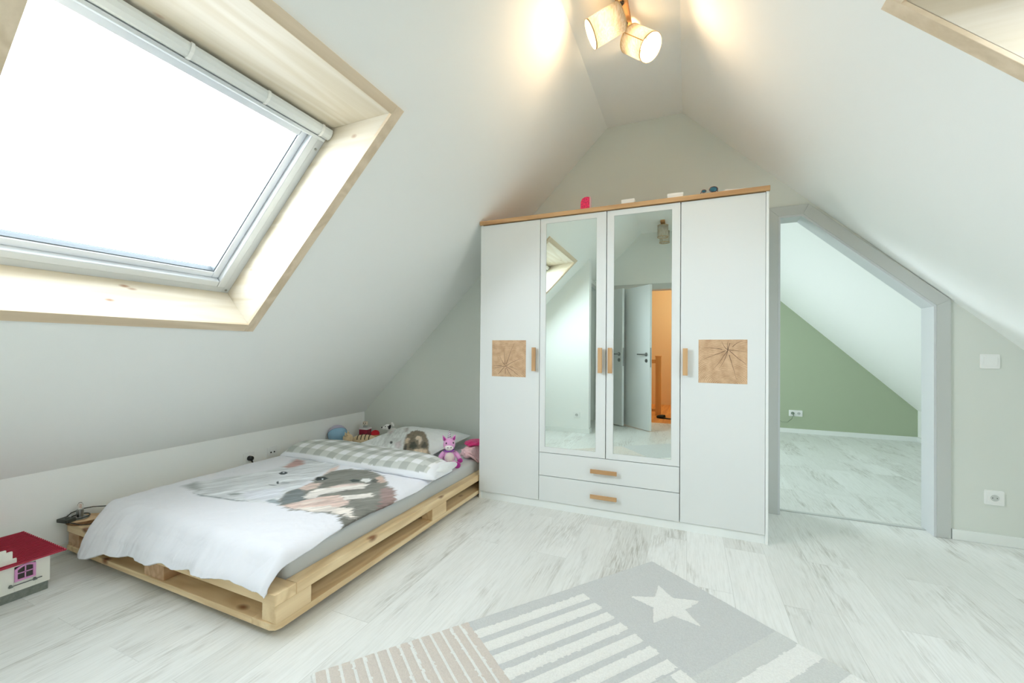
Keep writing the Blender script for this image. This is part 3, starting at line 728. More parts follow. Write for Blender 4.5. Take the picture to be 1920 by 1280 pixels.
zb0, zb1, zt0, zt1 = .024, .050, .119, .162
BW = .078
chamf_board('bottom_board', BX1-.125, BX1, BY0, BY1, zb0, zb1, 'pineY', .03)
for y0, y1 in ((BY0, BY0+.13), (2.08, 2.20), (BY1-.13, BY1)):
    bbx('bottom_board', BX0+.125, BX1-.125, y0, y1, zb0, zb1, 'pineX')
bbx('bottom_board', BX0, BX0+.125, BY0, BY1, zb0, zb1, 'pineY')
blocks = []
for xa, xb in ((BX1-BW, BX1), (-2.27, -2.12), (BX0, BX0+BW+.03)):
    for y0, y1 in ((BY0, BY0+.162), (2.093, 2.249), (BY1-.16, BY1)):
        bbx('block', xa, xb, y0+(.006 if y0 == BY0 else 0), y1, zb1, zt0, 'block' if xa < -1.6 else 'pineY', .002)
        bbx('foot', (xa+xb)/2-.03, (xa+xb)/2, (y0+y1)/2-.015, (y0+y1)/2+.015, 0, zb0, 'black', .002)
bbx('top_board', BX0, BX1, BY0, BY0+.092, zt0, zt1, 'pineX')
bbx('top_board', BX0, BX1, BY1-.03, BY1, zt0, zt1, 'pineX')
bbx('side_rail', BX1-.062, BX1, BY0+.093, BY1-.031, zt0, zt1, 'pineY')
bbx('side_rail', BX0, BX0+.062, BY0+.093, BY1-.031, zt0, zt1, 'pineY')
for k in range(8):
    y = BY0+.2+k*.26
    bbx('slat', BX0+.13, BX1-.30, y, y+.07, zb1, zb1+.018, 'pineX')

# mattress in a grey fitted sheet
MX0, MX1, MY0, MY1, MZ0, MZ1 = -2.845, -1.470, 1.163, 3.15, .070, .250
def rounded_slab(name, x0, x1, y0, y1, z0, z1, r, m, nx=70, ny=100, noise=.004, parent=None, amp_side=.004):
    # cross-section loop swept: use superellipse pillow box: build top+side as closed grid over loop
    loop = []
    for (a, b, a0) in ((x1-r, z1-r, 0), (x0+r, z1-r, 90), (x0+r, z0+r, 180), (x1-r, z0+r, 270)):
        for i in range(7):
            t_ = R(a0+90*i/6); loop.append((a+r*math.cos(t_), b+r*math.sin(t_)))
    # resample densely
    L = [loop[-1]]+loop
    pts = []
    for i in range(len(loop)):
        p, q = loop[i], loop[(i+1) % len(loop)]; d = math.hypot(q[0]-p[0], q[1]-p[1]); k = max(1, int(d/.02))
        pts += [(p[0]+(q[0]-p[0])*j/k, p[1]+(q[1]-p[1])*j/k) for j in range(k)]
    cx, cz = (x0+x1)/2, (z0+z1)/2
    ys = [y0+.0005]+[y0+r*(1-math.cos(a)) for a in np.linspace(.2, PI/2, 6)]+list(np.linspace(y0+r, y1-r, ny))[1:]+[y1-r*(1-math.cos(a)) for a in np.linspace(PI/2, .2, 6)][1:]+[y1-.0005]
    P = np.zeros((len(pts), len(ys)+2, 3))
    for j, y in enumerate([ys[0]]+ys+[ys[-1]]):
        d = min(y-y0, y1-y); ins = r*(1-math.sqrt(max(0, 1-(1-min(d/r, 1))**2)))
        if j in (0, len(ys)+1): kx = kz = 0
        else: kx = ((x1-x0)/2-ins)/((x1-x0)/2); kz = ((z1-z0)/2-ins)/((z1-z0)/2)
        for i, (x, z) in enumerate(pts):
            P[i, j] = (cx+(x-cx)*kx, y, cz+(z-cz)*kz)
    X, Y, Z = P[..., 0], P[..., 1], P[..., 2]
    P[..., 2] += noise*2*fbm(X*9, Y*9, 3)*(Z > cz); P[..., 0] += amp_side*2*fbm(Y*7, Z*12, 5)*np.sign(X-cx)*(np.abs(X-cx) > .45*(x1-x0))
    return grid_obj(name, P, m, parent, closed_u=True)
mt = rounded_slab('mattress', MX0, MX1, MY0, MY1, MZ0, MZ1, .032, M['mattress'])
tag(mt, 'mattress in a light grey fitted sheet lying in the pallet bed', 'mattress')

# ------------------------------------------------------------------ duvet
def unproj(px, py, z):
    r = F2+R2*((px-960)/FPX)+U3*((HOR-py)/FPX); t_ = (z-CAMH)/r.z; return (r.x*t_, r.y*t_)
def c5(pts, z=.297):  # print outlines traced on the duvet top
    return np.array([unproj(320+x/4.174, 820+y/4.174, z) for x, y in pts])
def sdist(poly, X, Y):
    """signed distance, negative inside"""
    d = np.full(X.shape, 1e9); ins = np.zeros(X.shape, bool); n = len(poly)
    for i in range(n):
        x0, y0 = poly[i]; x1, y1 = poly[(i+1) % n]; ex, ey = x1-x0, y1-y0
        t_ = np.clip(((X-x0)*ex+(Y-y0)*ey)/(ex*ex+ey*ey+1e-12), 0, 1)
        d = np.minimum(d, np.hypot(X-x0-t_*ex, Y-y0-t_*ey))
        c = ((y0 > Y) != (y1 > Y)) & (X < (x1-x0)*(Y-y0)/(y1-y0+1e-12)+x0); ins ^= c
    return np.where(ins, -d, d)
def paint(C, X, Y, poly, col, soft=.006, rag=.02, op=1.0, seed=0, fur=(1, 0), fs=1.0):
    """ragged along the fur direction"""
    a = X*fur[0]+Y*fur[1]; b_ = -X*fur[1]+Y*fur[0]
    n = fbm(a*16*fs, b_*170*fs, seed)*1.6+fbm(a*9*fs, b_*60*fs, seed+5)*1.2
    d = sdist(poly, X+fur[0]*n*rag, Y+fur[1]*n*rag)+rag*.5*fbm(a*40*fs, b_*260*fs, seed+9)
    k = np.clip(.5-d/soft, 0, 1)*op
    c = np.array(sRGB(*col)); tex = 1+(.75*fbm(a*14*fs, b_*120*fs, seed+3)+.5*fbm(a*6*fs, b_*26*fs, seed+4))[..., None]
    return C*(1-k[..., None])+(c*tex)*k[..., None]

NU, NV = 430, 580
DTOP = .285; XB, YBN = -1.505, 1.180; RB = .085
ub = np.linspace(0, 1, NU); vb = np.linspace(0, 1, NV)
# foot hem height -> drop length, as a function of x
hx = np.array([-2.86, -2.768, -2.53, -2.22, -1.95, -1.70, -1.485, -1.40]); hz_ = np.array([.083, .077, .119, .141, .154, .172, .166, .166])
def arc(o, r, thm):
    th = np.minimum(o/r, thm); ex = np.maximum(o-r*thm, 0)
    return r*np.sin(th)+ex*math.cos(thm), r*(1-np.cos(th))+ex*math.sin(thm)
def inv_drop(dz, r, thm):
    d0 = r*(1-math.cos(thm)); return r*thm+(dz-d0)/math.sin(thm)
THF = R(66)
U, V = np.meshgrid(ub, vb, indexing='ij')
xr_flat = -1.442
xl_flat = -2.80
X0 = xl_flat+(xr_flat-xl_flat)*U
lenF = inv_drop(DTOP-np.interp(X0, hx, hz_), RB, THF)
Yend = 2.24
Y0 = (YBN-lenF)+(Yend-(YBN-lenF))*V
# left foot corner pulled in
pull = np.clip((1.42-Y0)/.40, 0, 1)**1.6*.105
X0 = X0+pull*(1-U)**1.5
# right hem gets a little longer near the foot
X0 = X0+.030*np.clip((1.32-Y0)/.3, 0, 1)*U**6-.012*U**8*np.sin(Y0*9)
oX = np.maximum(X0-XB, 0); oY = np.maximum(YBN-Y0, 0); oL = np.maximum(-2.735-X0, 0)
hX, dX = arc(oX, .075, R(68)); hY, dY = arc(oY, RB, THF); hL, dL = arc(oL, .05, R(60))
PXd = np.where(X0 > XB, XB+hX, X0); PXd = np.where(X0 < -2.735, -2.735-hL, PXd); PYd = np.where(Y0 < YBN, YBN-hY, Y0)
PZd = DTOP-np.sqrt(dX**2+dY**2+dL**2)
top = np.clip(1-(dX+dY)/.05, 0, 1)
PZd += top*(.022*fbm(X0*2.2, Y0*2.0, 11)+.010*fbm(X0*7, Y0*6, 12)+.004*fbm(X0*22+Y0*9, Y0*20, 13))
PZd += top*.012*np.sin(np.clip((X0+2.8)/1.3, 0, 1)*PI)
hang = np.clip(oY/.1, 0, 1)
fold = np.sin(X0*17+9*fbm(X0*2.2, Y0*1.2, 21))*.55+fbm(X0*13, Y0*4, 22)*1.8
PYd += -hang*.016*fold*np.clip(oY/.2, 0, 1)-.006*hang; PZd += .006*fold*np.clip(oY/.08, 0, 1)*np.clip((.16-oY)/.08, 0, 1)
PZd += hang*.010*fbm(X0*11, Y0*3, 23)+hang*.006*np.sin(X0*30+1.3)
hangX = np.clip(oX/.05, 0, 1)*np.clip((Y0-1.2)/.1, 0, 1)
PXd += hangX*.008*fbm(Y0*12, X0*6, 31); PZd += hangX*.014*fbm(Y0*7, X0*3, 32)
# diagonal tension wrinkles near the foot
wr_ = fbm((X0*.7+Y0*.7)*7, (X0*.7-Y0*.7)*26, 33)
PZd += wr_*.010*np.clip((1.55-Y0)/.35, 0, 1)
low = np.clip((oY-.07)/.09, 0, 1); PYd = PYd-.024*low*low*(3-2*low)
P = np.stack([PXd, PYd, PZd], -1)
# print
C = np.ones((NU, NV, 3))*np.array(sRGB(236, 237, 243))
X, Y = X0, Y0
fd = unproj(560, 930, .31); fe = unproj(420, 955, .31); fv = np.array(fe)-np.array(fd); fv /= np.linalg.norm(fv); fur = tuple(fv)
pony = c5([(120, 375), (175, 400), (215, 445), (330, 472), (450, 492), (600, 500), (760, 508), (870, 470), (950, 415), (1030, 370), (1090, 325), (1200, 255), (1330, 205), (1150, 165), (1050, 150), (950, 165), (850, 235), (700, 270), (520, 300), (300, 335), (180, 350)])
C = paint(C, X, Y, pony, (222, 226, 229), .03, .02, .9, 1, fur)
C = paint(C, X, Y, c5([(200, 370), (500, 330), (760, 300), (840, 340), (700, 380), (480, 400), (300, 430)]), (212, 216, 219), .05, .03, .6, 2, fur)
C = paint(C, X, Y, c5([(560, 420), (760, 400), (900, 380), (860, 450), (760, 490), (600, 480)]), (226, 229, 238), .03, .02, .8, 4, fur)
C = paint(C, X, Y, c5([(95, 372), (190, 345), (260, 385), (210, 420), (160, 400)]), (150, 156, 156), .04, .03, .75, 5, fur)
C = paint(C, X, Y, c5([(180, 425), (240, 455), (340, 470), (460, 490), (600, 500), (600, 494), (460, 480), (340, 458), (240, 440)]), (150, 158, 164), .008, .01, .85, 6, fur)
C = paint(C, X, Y, c5([(440, 440), (500, 430), (565, 434), (520, 446), (460, 450)]), (150, 158, 158), .012, .01, .8, 7, fur)
C = paint(C, X, Y, c5([(745, 490), (800, 482), (870, 490), (850, 515), (780, 508)]), (140, 155, 162), .012, .015, .8, 8, fur)
C = paint(C, X, Y, c5([(890, 222), (940, 190), (985, 165), (1045, 175), (1035, 205), (970, 222), (915, 232)]), (196, 150, 142), .03, .02, .85, 9, fur)
C = paint(C, X, Y, c5([(845, 278), (870, 262), (905, 264), (918, 276), (890, 288), (860, 291)]), (58, 68, 72), .006, .004, 1, 10, fur)
C = paint(C, X, Y, c5([(876, 268), (890, 268), (890, 275), (878, 275)]), (230, 235, 240), .003, 0, 1, 10, fur)
C = paint(C, X, Y, c5([(828, 345), (842, 338), (850, 352), (842, 362), (832, 360)]), (70, 80, 88), .005, .003, 1, 11, fur)
C = paint(C, X, Y, c5([(765, 366), (820, 368), (830, 374), (775, 372)]), (120, 128, 135), .006, .004, .8, 11, fur)
C = paint(C, X, Y, c5([(850, 355), (880, 340), (935, 345), (920, 360), (870, 362)]), (168, 174, 178), .012, .01, .8, 12, fur)
# dog
G1 = (132, 132, 125)
C = paint(C, X, Y, c5([(1195, 288), (1255, 232), (1325, 212), (1300, 240), (1240, 275), (1215, 290)]), (224, 202, 194), .02, .02, .9, 13, fur)
C = paint(C, X, Y, c5([(845, 517), (870, 465), (940, 412), (1020, 388), (1110, 350), (1130, 308), (1200, 290), (1250, 252), (1400, 240), (1570, 248), (1655, 280), (1690, 330), (1700, 362), (1755, 400), (1765, 450), (1745, 500), (1640, 565), (1395, 662), (1360, 620), (1300, 580), (1200, 565), (1100, 572), (960, 556), (880, 530)]), G1, .014, .034, 1, 14, fur)
C = paint(C, X, Y, c5([(870, 470), (940, 415), (1020, 395), (1055, 440), (1060, 475), (960, 500), (880, 515)]), (124, 132, 134), .02, .02, .9, 15, fur)
C = paint(C, X, Y, c5([(1020, 388), (1100, 352), (1185, 352), (1160, 385), (1070, 412), (1035, 408)]), (226, 204, 194), .012, .03, 1, 16, fur)
C = paint(C, X, Y, c5([(1045, 445), (1130, 402), (1230, 390), (1330, 368), (1500, 345), (1550, 350), (1500, 385), (1380, 402), (1290, 424), (1200, 436), (1130, 468), (1070, 472)]), (238, 232, 226), .01, .035, 1, 17, fur)
C = paint(C, X, Y, c5([(1215, 385), (1330, 358), (1470, 340), (1530, 345), (1400, 368), (1300, 385)]), (230, 210, 202), .012, .03, .8, 18, fur)
C = paint(C, X, Y, c5([(875, 525), (960, 502), (1100, 472), (1210, 455), (1320, 445), (1380, 470), (1400, 500), (1300, 532), (1150, 545), (1000, 552)]), (226, 202, 192), .012, .035, 1, 19, fur)
C = paint(C, X, Y, c5([(1330, 448), (1450, 430), (1560, 412), (1590, 440), (1480, 460), (1380, 470)]), (236, 230, 224), .01, .04, 1, 20, fur)
C = paint(C, X, Y, c5([(960, 545), (1200, 520), (1330, 525), (1400, 530), (1455, 585), (1410, 592), (1330, 568), (1200, 560), (1080, 566)]), (238, 230, 222), .01, .04, 1, 21, fur)
C = paint(C, X, Y, c5([(1000, 500), (1130, 482), (1210, 478), (1130, 500), (1040, 515)]), (240, 226, 216), .012, .02, .8, 22, fur)
C = paint(C, X, Y, c5([(1640, 382), (1700, 365), (1755, 400), (1765, 450), (1745, 500), (1640, 548), (1618, 520), (1650, 450)]), (158, 136, 132), .02, .03, 1, 23, fur)
C = paint(C, X, Y, c5([(1600, 300), (1650, 280), (1690, 330), (1640, 340), (1600, 322)]), (222, 194, 180), .012, .02, .9, 24, fur)
C = paint(C, X, Y, c5([(1485, 322), (1500, 306), (1560, 306), (1565, 328), (1530, 338)]), (240, 240, 238), .008, .015, 1, 25, fur)
C = paint(C, X, Y, c5([(1130, 322), (1150, 306), (1200, 303), (1238, 316), (1200, 330), (1150, 335)]), (52, 60, 60), .008, .006, 1, 26, fur)
C = paint(C, X, Y, c5([(1182, 318), (1194, 317), (1194, 326), (1184, 327)]), (235, 240, 242), .003, 0, 1, 27, fur)
C = paint(C, X, Y, c5([(1395, 325), (1430, 313), (1485, 318), (1470, 332), (1420, 336)]), (70, 78, 76), .01, .01, 1, 28, fur)
C = paint(C, X, Y, c5([(1555, 330), (1600, 310), (1625, 320), (1600, 340)]), (84, 88, 84), .012, .015, .9, 29, fur)
dv = grid_obj('duvet', P, M['print'], None, C)
so = dv.modifiers.new('thick', 'SOLIDIFY'); so.thickness = .016; so.offset = -1
tag(dv, 'white duvet with a printed pony and puppy photo spread over the bed', 'duvet')

# folded-back end of the duvet (gingham reverse)
nu, nv = 300, 64
P = np.zeros((nv, nu, 3)); C = np.zeros((nv, nu, 3))
for i in range(nu):
    u = i/(nu-1); x = -2.765+(1.365)*u
    yf = 2.105+.012*math.sin(u*5)+.0; yb_ = np.interp(u, [0, .2, .55, .85, 1], [2.42, 2.50, 2.54, 2.42, 2.33])
    ztop = .368+.012*math.sin(u*9)-.03*max(0, (u-.8)/.2)**2-.05*max(0, (.06-u)/.06)
    e = min(1, (1-u)/.045); e = math.sqrt(max(0, 1-(1-e)**2)); e2 = min(1, u/.05); e2 = math.sqrt(max(0, 1-(1-e2)**2)); ee = max(.02, min(e, e2))
    for j in range(nv):
        a = 2*PI*j/nv; ca, sa = math.cos(a), math.sin(a)
        cy, hy = (yf+yb_)/2, (yb_-yf)/2*(.8+.2*ee)
        # lens profile: flat bottom, humped top skewed towards the back
        y = cy+hy*np.sign(ca)*abs(ca)**.8
        zb = .290
        hump = (ztop-zb)*abs(sa)**.75
        z = zb+(hump*ee if sa > 0 else -.006*abs(sa))
        k = (y-yf)/(yb_-yf)
        z += .008*fbm(np.array(x*9), np.array(y*7), 41)*(1 if sa > 0 else 0)*ee
        P[j, i] = (x, y, z)
        s_ = (y-yf)+ (z-zb)*.6
        if sa < 0 or s_ < .032 or x > -1.455: col = (236, 238, 242)
        else:
            px_, py_ = (x+.02)/.0635, (s_-.032)/.0635+.02*math.sin(x*20)
            gx, gy_ = int(math.floor(px_)) % 2, int(math.floor(py_)) % 2
            col = (240, 241, 243) if (gx and gy_) else ((206, 209, 204) if (gx or gy_) else (178, 182, 177))
        C[j, i] = sRGB(*col)
fo = grid_obj('folded_end', P, M['print'], dv, C, closed_u=True)
fo['label'] = 'grey and white gingham underside folded back'
# crumpled loose corner of the fold
b = MB(); rnd = random.Random(5)
nn_, mm = 40, 24; P = np.zeros((mm, nn_, 3))
for i in range(nn_):
    u = i/(nn_-1); y = 2.13+.29*u
    rr = .034*math.sin(PI*min(1, u*1.02+.0))**.5+.002
    for j in range(mm):
        a = 2*PI*j/mm
        n = 1+.35*float(fbm(np.array(u*7), np.array(j/mm*4), 51))+.12*math.sin(3*a+u*9)
        P[j, i] = (-1.440+rr*1.15*math.cos(a)*n, y+.01*math.sin(a*2), .318+rr*.9*math.sin(a)*n-.018*(u-.4))
hm = grid_obj('loose_hem', P, M['print'], dv, np.ones((mm, nn_, 3))*np.array(sRGB(236, 239, 240)), closed_u=True)

# ------------------------------------------------------------------ pillow
def pillow(name, c, hw, hd, ht, rz, tilt, colfn, seed=0, n=120):
    u = np.linspace(-1, 1, n); U_, V_ = np.meshgrid(u, u, indexing='ij')
    # pinch sides so that the corners stick out
    xs = U_*(1-.07*(1-V_**2)**1.0*np.abs(U_)**2*(1-0)); ys = V_*(1-.07*(1-U_**2)*np.abs(V_)**2)
    e = np.clip((1-U_**4)*(1-V_**4), 0, 1)**.55
    out = []
    for sgn in (1, -1):
        Z = sgn*ht*e*(1 if sgn > 0 else .55)+.010*fbm(U_*3+5, V_*3, seed)*e*2+sgn*.012*fbm(U_*9, V_*9, seed+2)*e
        pts = np.stack([xs*hw, ys*hd, Z], -1)
        out.append(pts)
    rot = np.array((Matrix.Rotation(rz, 3, 'Z') @ Matrix.Rotation(tilt, 3, 'X')))
    A, B = [p @ rot.T+np.array(c) for p in out]
    Pm = np.concatenate([A, B[::-1]], 0)
    Cm = np.concatenate([colfn(U_, V_, A), np.ones_like(B)*np.array(sRGB(230, 232, 234))], 0)
    return grid_obj(name, Pm, M['print'], None, Cm)
def pcolor(U_, V_, A):
    # printed animals laid out in the pillow's own (u,v) frame
    C = np.ones(A.shape)*np.array(sRGB(234, 237, 237))
    S = lambda pts, z=.352: np.array([unproj(580+x/6, 780+y/6, z) for x, y in pts])
    f = (.5, -.86); X, Y = A[..., 0], A[..., 1]
    C = paint(C, X, Y, S([(660, 300), (760, 230), (900, 160), (1080, 170), (1130, 210), (1060, 300), (1040, 380), (940, 400), (780, 360)]), (214, 218, 216), .05, .03, .9, 61, f)
    C = paint(C, X, Y, S([(885, 170), (930, 150), (950, 190), (915, 225), (890, 210)]), (196, 180, 180), .03, .02, .8, 62, f)
    C = paint(C, X, Y, S([(1080, 180), (1120, 175), (1110, 205), (1075, 225)]), (170, 164, 162), .02, .02, .8, 63, f)
    C = paint(C, X, Y, S([(905, 290), (918, 280), (938, 288), (930, 302), (912, 304)]), (46, 52, 52), .008, .004, 1, 64, f)
    C = paint(C, X, Y, S([(940, 350), (990, 345), (1000, 362), (950, 366)]), (128, 128, 132), .015, .01, .8, 65, f)
    C = paint(C, X, Y, S([(960, 300), (1030, 280), (1040, 330), (980, 340)]), (200, 186, 190), .03, .02, .7, 65, f)
    C = paint(C, X, Y, S([(1050, 372), (1060, 320), (1072, 280), (1095, 245), (1150, 212), (1220, 203), (1290, 222), (1330, 270), (1345, 310), (1340, 335), (1372, 352), (1388, 400), (1380, 470), (1250, 470), (1200, 400), (1120, 385)]), (126, 114, 98), .012, .03, 1, 66, f)
    C = paint(C, X, Y, S([(1190, 275), (1215, 250), (1260, 262), (1270, 290), (1235, 320), (1225, 290), (1200, 290)]), (222, 206, 186), .012, .016, 1, 67, f)
    C = paint(C, X, Y, S([(1075, 285), (1100, 268), (1135, 280), (1110, 310), (1080, 312)]), (206, 186, 160), .012, .016, 1, 68, f)
    C = paint(C, X, Y, S([(1155, 385), (1180, 350), (1250, 345), (1290, 330), (1330, 345), (1290, 400), (1220, 410)]), (212, 192, 166), .015, .02, 1, 69, f)
    C = paint(C, X, Y, S([(1120, 340), (1140, 305), (1190, 300), (1215, 330), (1170, 352)]), (70, 72, 62), .012, .015, 1, 70, f)
    C = paint(C, X, Y, S([(1255, 330), (1300, 300), (1325, 320), (1290, 345)]), (84, 84, 74), .012, .012, .9, 71, f)
    C = paint(C, X, Y, S([(1062, 340), (1085, 310), (1098, 330), (1085, 362), (1065, 366)]), (64, 64, 58), .008, .006, 1, 72, f)
    return C
pw_ = pillow('pillow', (-2.09, 2.77, .305), .365, .36, .07, R(-4), R(6), pcolor, 7)
tag(pw_, 'white pillow with printed pony and brown puppy faces at the bed head', 'pillow')

# ------------------------------------------------------------------ toys
def plush(name, col, **k): return mat(name, col, .95, spec=.1, sheen=.5, bump=.35, bscale=260, **k)
M['upink'] = plush('pink_plush', (222, 160, 206)); M['umag'] = plush('magenta_plush', (166, 48, 136)); M['ucream'] = plush('cream_plush', (226, 214, 206))
un = empty('plush_unicorn', (-1.545, 2.50, .262), R(40), 'pink plush unicorn with magenta hooves sitting against the pillow', 'soft toy')
S3 = 1.0
def sh(name, c, r, m, rot=None, parent=un):
    b = MB(); b.ball(c, r, 22, 14, rot=rot); return b.build(name, M[m] if isinstance(m, str) else m, parent, smooth=True)
RX = lambda a, ax='X': Matrix.Rotation(R(a), 3, ax)
# local: toy faces -y
body = sh('body', (0, 0, .056), (.040, .035, .052), 'upink'); sh('belly', (0, -.012, .055), (.033, .028, .042), 'ucream', parent=body)
head = sh('head', (0, -.004, .138), (.038, .038, .042), 'upink')
sh('muzzle', (-.004, -.026, .124), (.027, .022, .022), mat('white_plush', (238, 232, 230), .95), parent=head)
for s_ in (-1, 1):
    sh('eye', (s_*.022, -.031, .152), (.0045, .004, .007), 'black', parent=head)
    sh('nostril', (-.004+s_*.010, -.047, .127), (.0025, .002, .004), 'black', parent=head)
    b = MB(); b.lathe([(.013, 0), (.012, .012), (.0015, .036)], (s_*.026, .002, .166), (s_*.45, 0, 1), 12); ear = b.build('ear', M['upink'], head, smooth=True)
    b = MB(); b.lathe([(.008, 0), (.0075, .010), (.001, .026)], (s_*.027, -.008, .168), (s_*.45, 0, 1), 10); b.build('ear_lining', M['umag'], ear, smooth=True)
    arm = MB(); arm.tube([(s_*.032, -.002, .088), (s_*.052, -.01, .068), (s_*.064, -.022, .044)], [.014, .015, .015], 12); a_ = arm.build('arm', M['upink'], un, smooth=True)
    sh('hoof', (s_*.067, -.026, .034), (.018, .017, .016), 'umag', parent=a_)
    lg = MB(); lg.tube([(s_*.020, -.01, .020), (s_*.030, -.045, .018), (s_*.038, -.070, .019)], [.019, .018, .018], 12); l_ = lg.build('leg', M['upink'], un, smooth=True)
    sh('hoof', (s_*.041, -.082, .021), (.021, .015, .021), 'umag', parent=l_)
b = MB(); b.lathe([(.011, 0), (.0015, .058)], (0, -.004, .176), (0, -.1, 1), 14); horn = b.build('horn', mat('white_horn', (238, 230, 238), .4), head, smooth=True)
b = MB(); b.tube([((.0105*(1-t_)+.0012)*math.cos(t_*26), -.004-.0058*t_+(.0105*(1-t_)+.0012)*math.sin(t_*26), .178+.055*t_) for t_ in np.linspace(0, 1, 60)], .0018, 6); b.build('horn_stripe', mat('plum_ribbon', (110, 40, 90), .5), horn, smooth=True)
b = MB(); b.tube([(.030*math.cos(a), -.004+.030*math.sin(a), .100) for a in np.linspace(0, 2*PI, 24)], .004, 8); b.build('collar', mat('purple_collar', (150, 80, 180), .7), un, smooth=True)

# ball
un.scale = (1.1, 1.1, 1.08)
bl = empty('play_ball', (-2.902, 2.80, .226), 0, 'lilac and light blue play ball between pillow and low wall', 'ball')
b = MB(); b.ball((0, 0, .082), .082, 40, 26)
lil, blu = mat('lilac_rubber', (190, 184, 206), .45), mat('blue_rubber', (146, 188, 214), .4)
o = b.build('ball_body', [lil, blu], bl, smooth=True)
axn = Vector((-.5, .3, .62)).normalized()
for p_ in o.data.polygons: p_.material_index = 0 if (p_.center-Vector((0, 0, .082))).dot(axn) > .012 else 1
tt = axn.orthogonal().normalized(); ub_ = axn.cross(tt)
b = MB(); b.tube([Vector((0, 0, .082))+axn*.012+(tt*math.cos(a)+ub_*math.sin(a))*.0812 for a in np.linspace(0, 2*PI, 48)], .0016, 6); b.build('seam', mat('ball_seam', (90, 120, 150), .5), bl, smooth=True)

# tan plush cat lying
M['tan'] = mat('tan_plush', (214, 190, 150), .95, sheen=.4, bump=.3, bscale=250, var=.12, vscale=40)
tg = empty('plush_cat', (-2.62, 2.74, .250), R(25), 'tan plush cat with dark stripes lying beside the ball', 'soft toy')
b = MB(); b.ball((.05, .01, .032), (.085, .036, .032), 22, 12); bd = b.build('body', M['tan'], tg, smooth=True)
b = MB()
for k in range(4):
    x = .01+k*.026; b.tube([(x, .01+.037*math.cos(a)*math.sqrt(max(.1, 1-((x-.05)/.085)**2)), .032+.034*math.sin(a)*math.sqrt(max(.1, 1-((x-.05)/.085)**2))) for a in np.linspace(.2, PI-.2, 12)], .003, 6)
b.build('stripe', mat('dark_stripe', (72, 66, 52), .9), bd, smooth=True)
hd = sh('head', (-.055, -.012, .046), (.034, .030, .028), 'tan', parent=tg)
for s_ in (-1, 1):
    b = MB(); b.lathe([(.012, 0), (.001, .026)], (-.060, -.012+s_*.018, .066), (-.2, s_*.4, 1), 10); b.build('ear', M['tan'], hd, smooth=True)
    sh('eye', (-.082, -.012+s_*.012, .052), (.003, .004, .004), 'black', parent=hd)
    b = MB(); b.tube([(-.02, s_*.02, .022), (-.06, s_*.03, .014), (-.09, s_*.034, .012)], [.014, .012, .011], 10); b.build('paw', M['tan'], tg, smooth=True)
b = MB(); b.tube([(.12, .01, .03), (.16, .03, .03), (.18, .06, .036), (.19, .09, .04)], [.009, .008, .008, .006], 8); b.build('tail', M['tan'], tg, smooth=True); tg.scale = (1.25, 1.25, 1.35)

# red toy box with little figure
rb = empty('toy_box', (-2.83, 3.07, .250), R(8), 'dark red toy box with white lid in the corner behind the ball', 'toy')
M['dred'] = mat('dark_red_plastic', (150, 36, 60), .4)
MB().box(-.045, .045, -.035, .035, 0, .062).build('box', M['dred'], rb, bevel=.004)
MB().box(-.047, .047, -.037, .037, .062, .078).build('lid', mat('white_toy_lid', (226, 222, 220), .4), rb, bevel=.003)
fg = empty('toy_figure', (-2.825, 3.065, .3282), R(20), 'small cream toy figure standing on the dark red toy box', 'toy')
MB().box(-.018, .018, -.014, .014, 0, .022).build('body', mat('grey_toy', (170, 172, 168), .5), fg, bevel=.004)
b = MB(); b.box(-.021, .021, -.018, .018, .022, .058); hd = b.build('head', mat('cream_toy', (224, 214, 196), .5), fg, bevel=.007, seg=3)
for s_ in (-1, 1):
    b = MB(); b.ball((s_*.009, -.0185, .043), (.004, .002, .005), 10, 6); b.build('eye', M['black'], hd)
MB().box(-.008, .008, -.0195, -.017, .028, .031).build('mouth', M['black'], hd)
# red cap
rc = empty('red_cap', (-2.70, 3.06, .250), R(30), 'small red doll cap with beige brim behind the pillow edge', 'doll hat')
b = MB(); b.lathe([(.055, .028), (.053, .052), (.038, .072), (.012, .080), (.0, .081)], (0, 0, 0), (0, 0, 1), 24, caps=False); b.build('crown', mat('red_felt', (196, 30, 44), .9), rc, smooth=True)
b = MB(); b.lathe([(.058, 0), (.064, .012), (.060, .028), (.05, .03), (.0, .03)], (0, 0, 0), (0, 0, 1), 24, caps=False); b.lathe([(0, .0), (.058, 0)], n=24, caps=False); b.build('brim', mat('beige_felt', (196, 172, 132), .95), rc, smooth=True); rc.scale = (.72, .72, .8)
# white plush puppy
pu = empty('plush_puppy', (-2.53, 3.07, .250), R(15), 'white plush puppy with black nose lying behind the pillow', 'soft toy')
M['wpl'] = mat('white_fur', (236, 234, 230), .95, sheen=.3, bump=.3, bscale=240)
b = MB(); b.ball((.03, .0, .05), (.06, .035, .048), 20, 12); b.build('body', M['wpl'], pu, smooth=True)
hd = sh('head', (-.022, -.012, .105), (.036, .032, .028), 'wpl', parent=pu)
sh('muzzle', (-.052, -.026, .100), (.020, .018, .016), 'wpl', parent=hd)
sh('nose', (-.066, -.036, .106), (.008, .007, .007), 'black', parent=hd)
for a, c_ in ((-.030, -.040), (-.006, -.042)): sh('eye', (a, c_, .116), (.005, .004, .005), 'black', parent=hd)
sh('ear', (.008, -.036, .112), (.012, .008, .022), mat('black_fur', (40, 40, 42), .95), RX(20, 'Y'), hd)
sh('ear', (.012, .018, .128), (.012, .008, .022), 'wpl', RX(-30, 'Y'), hd)

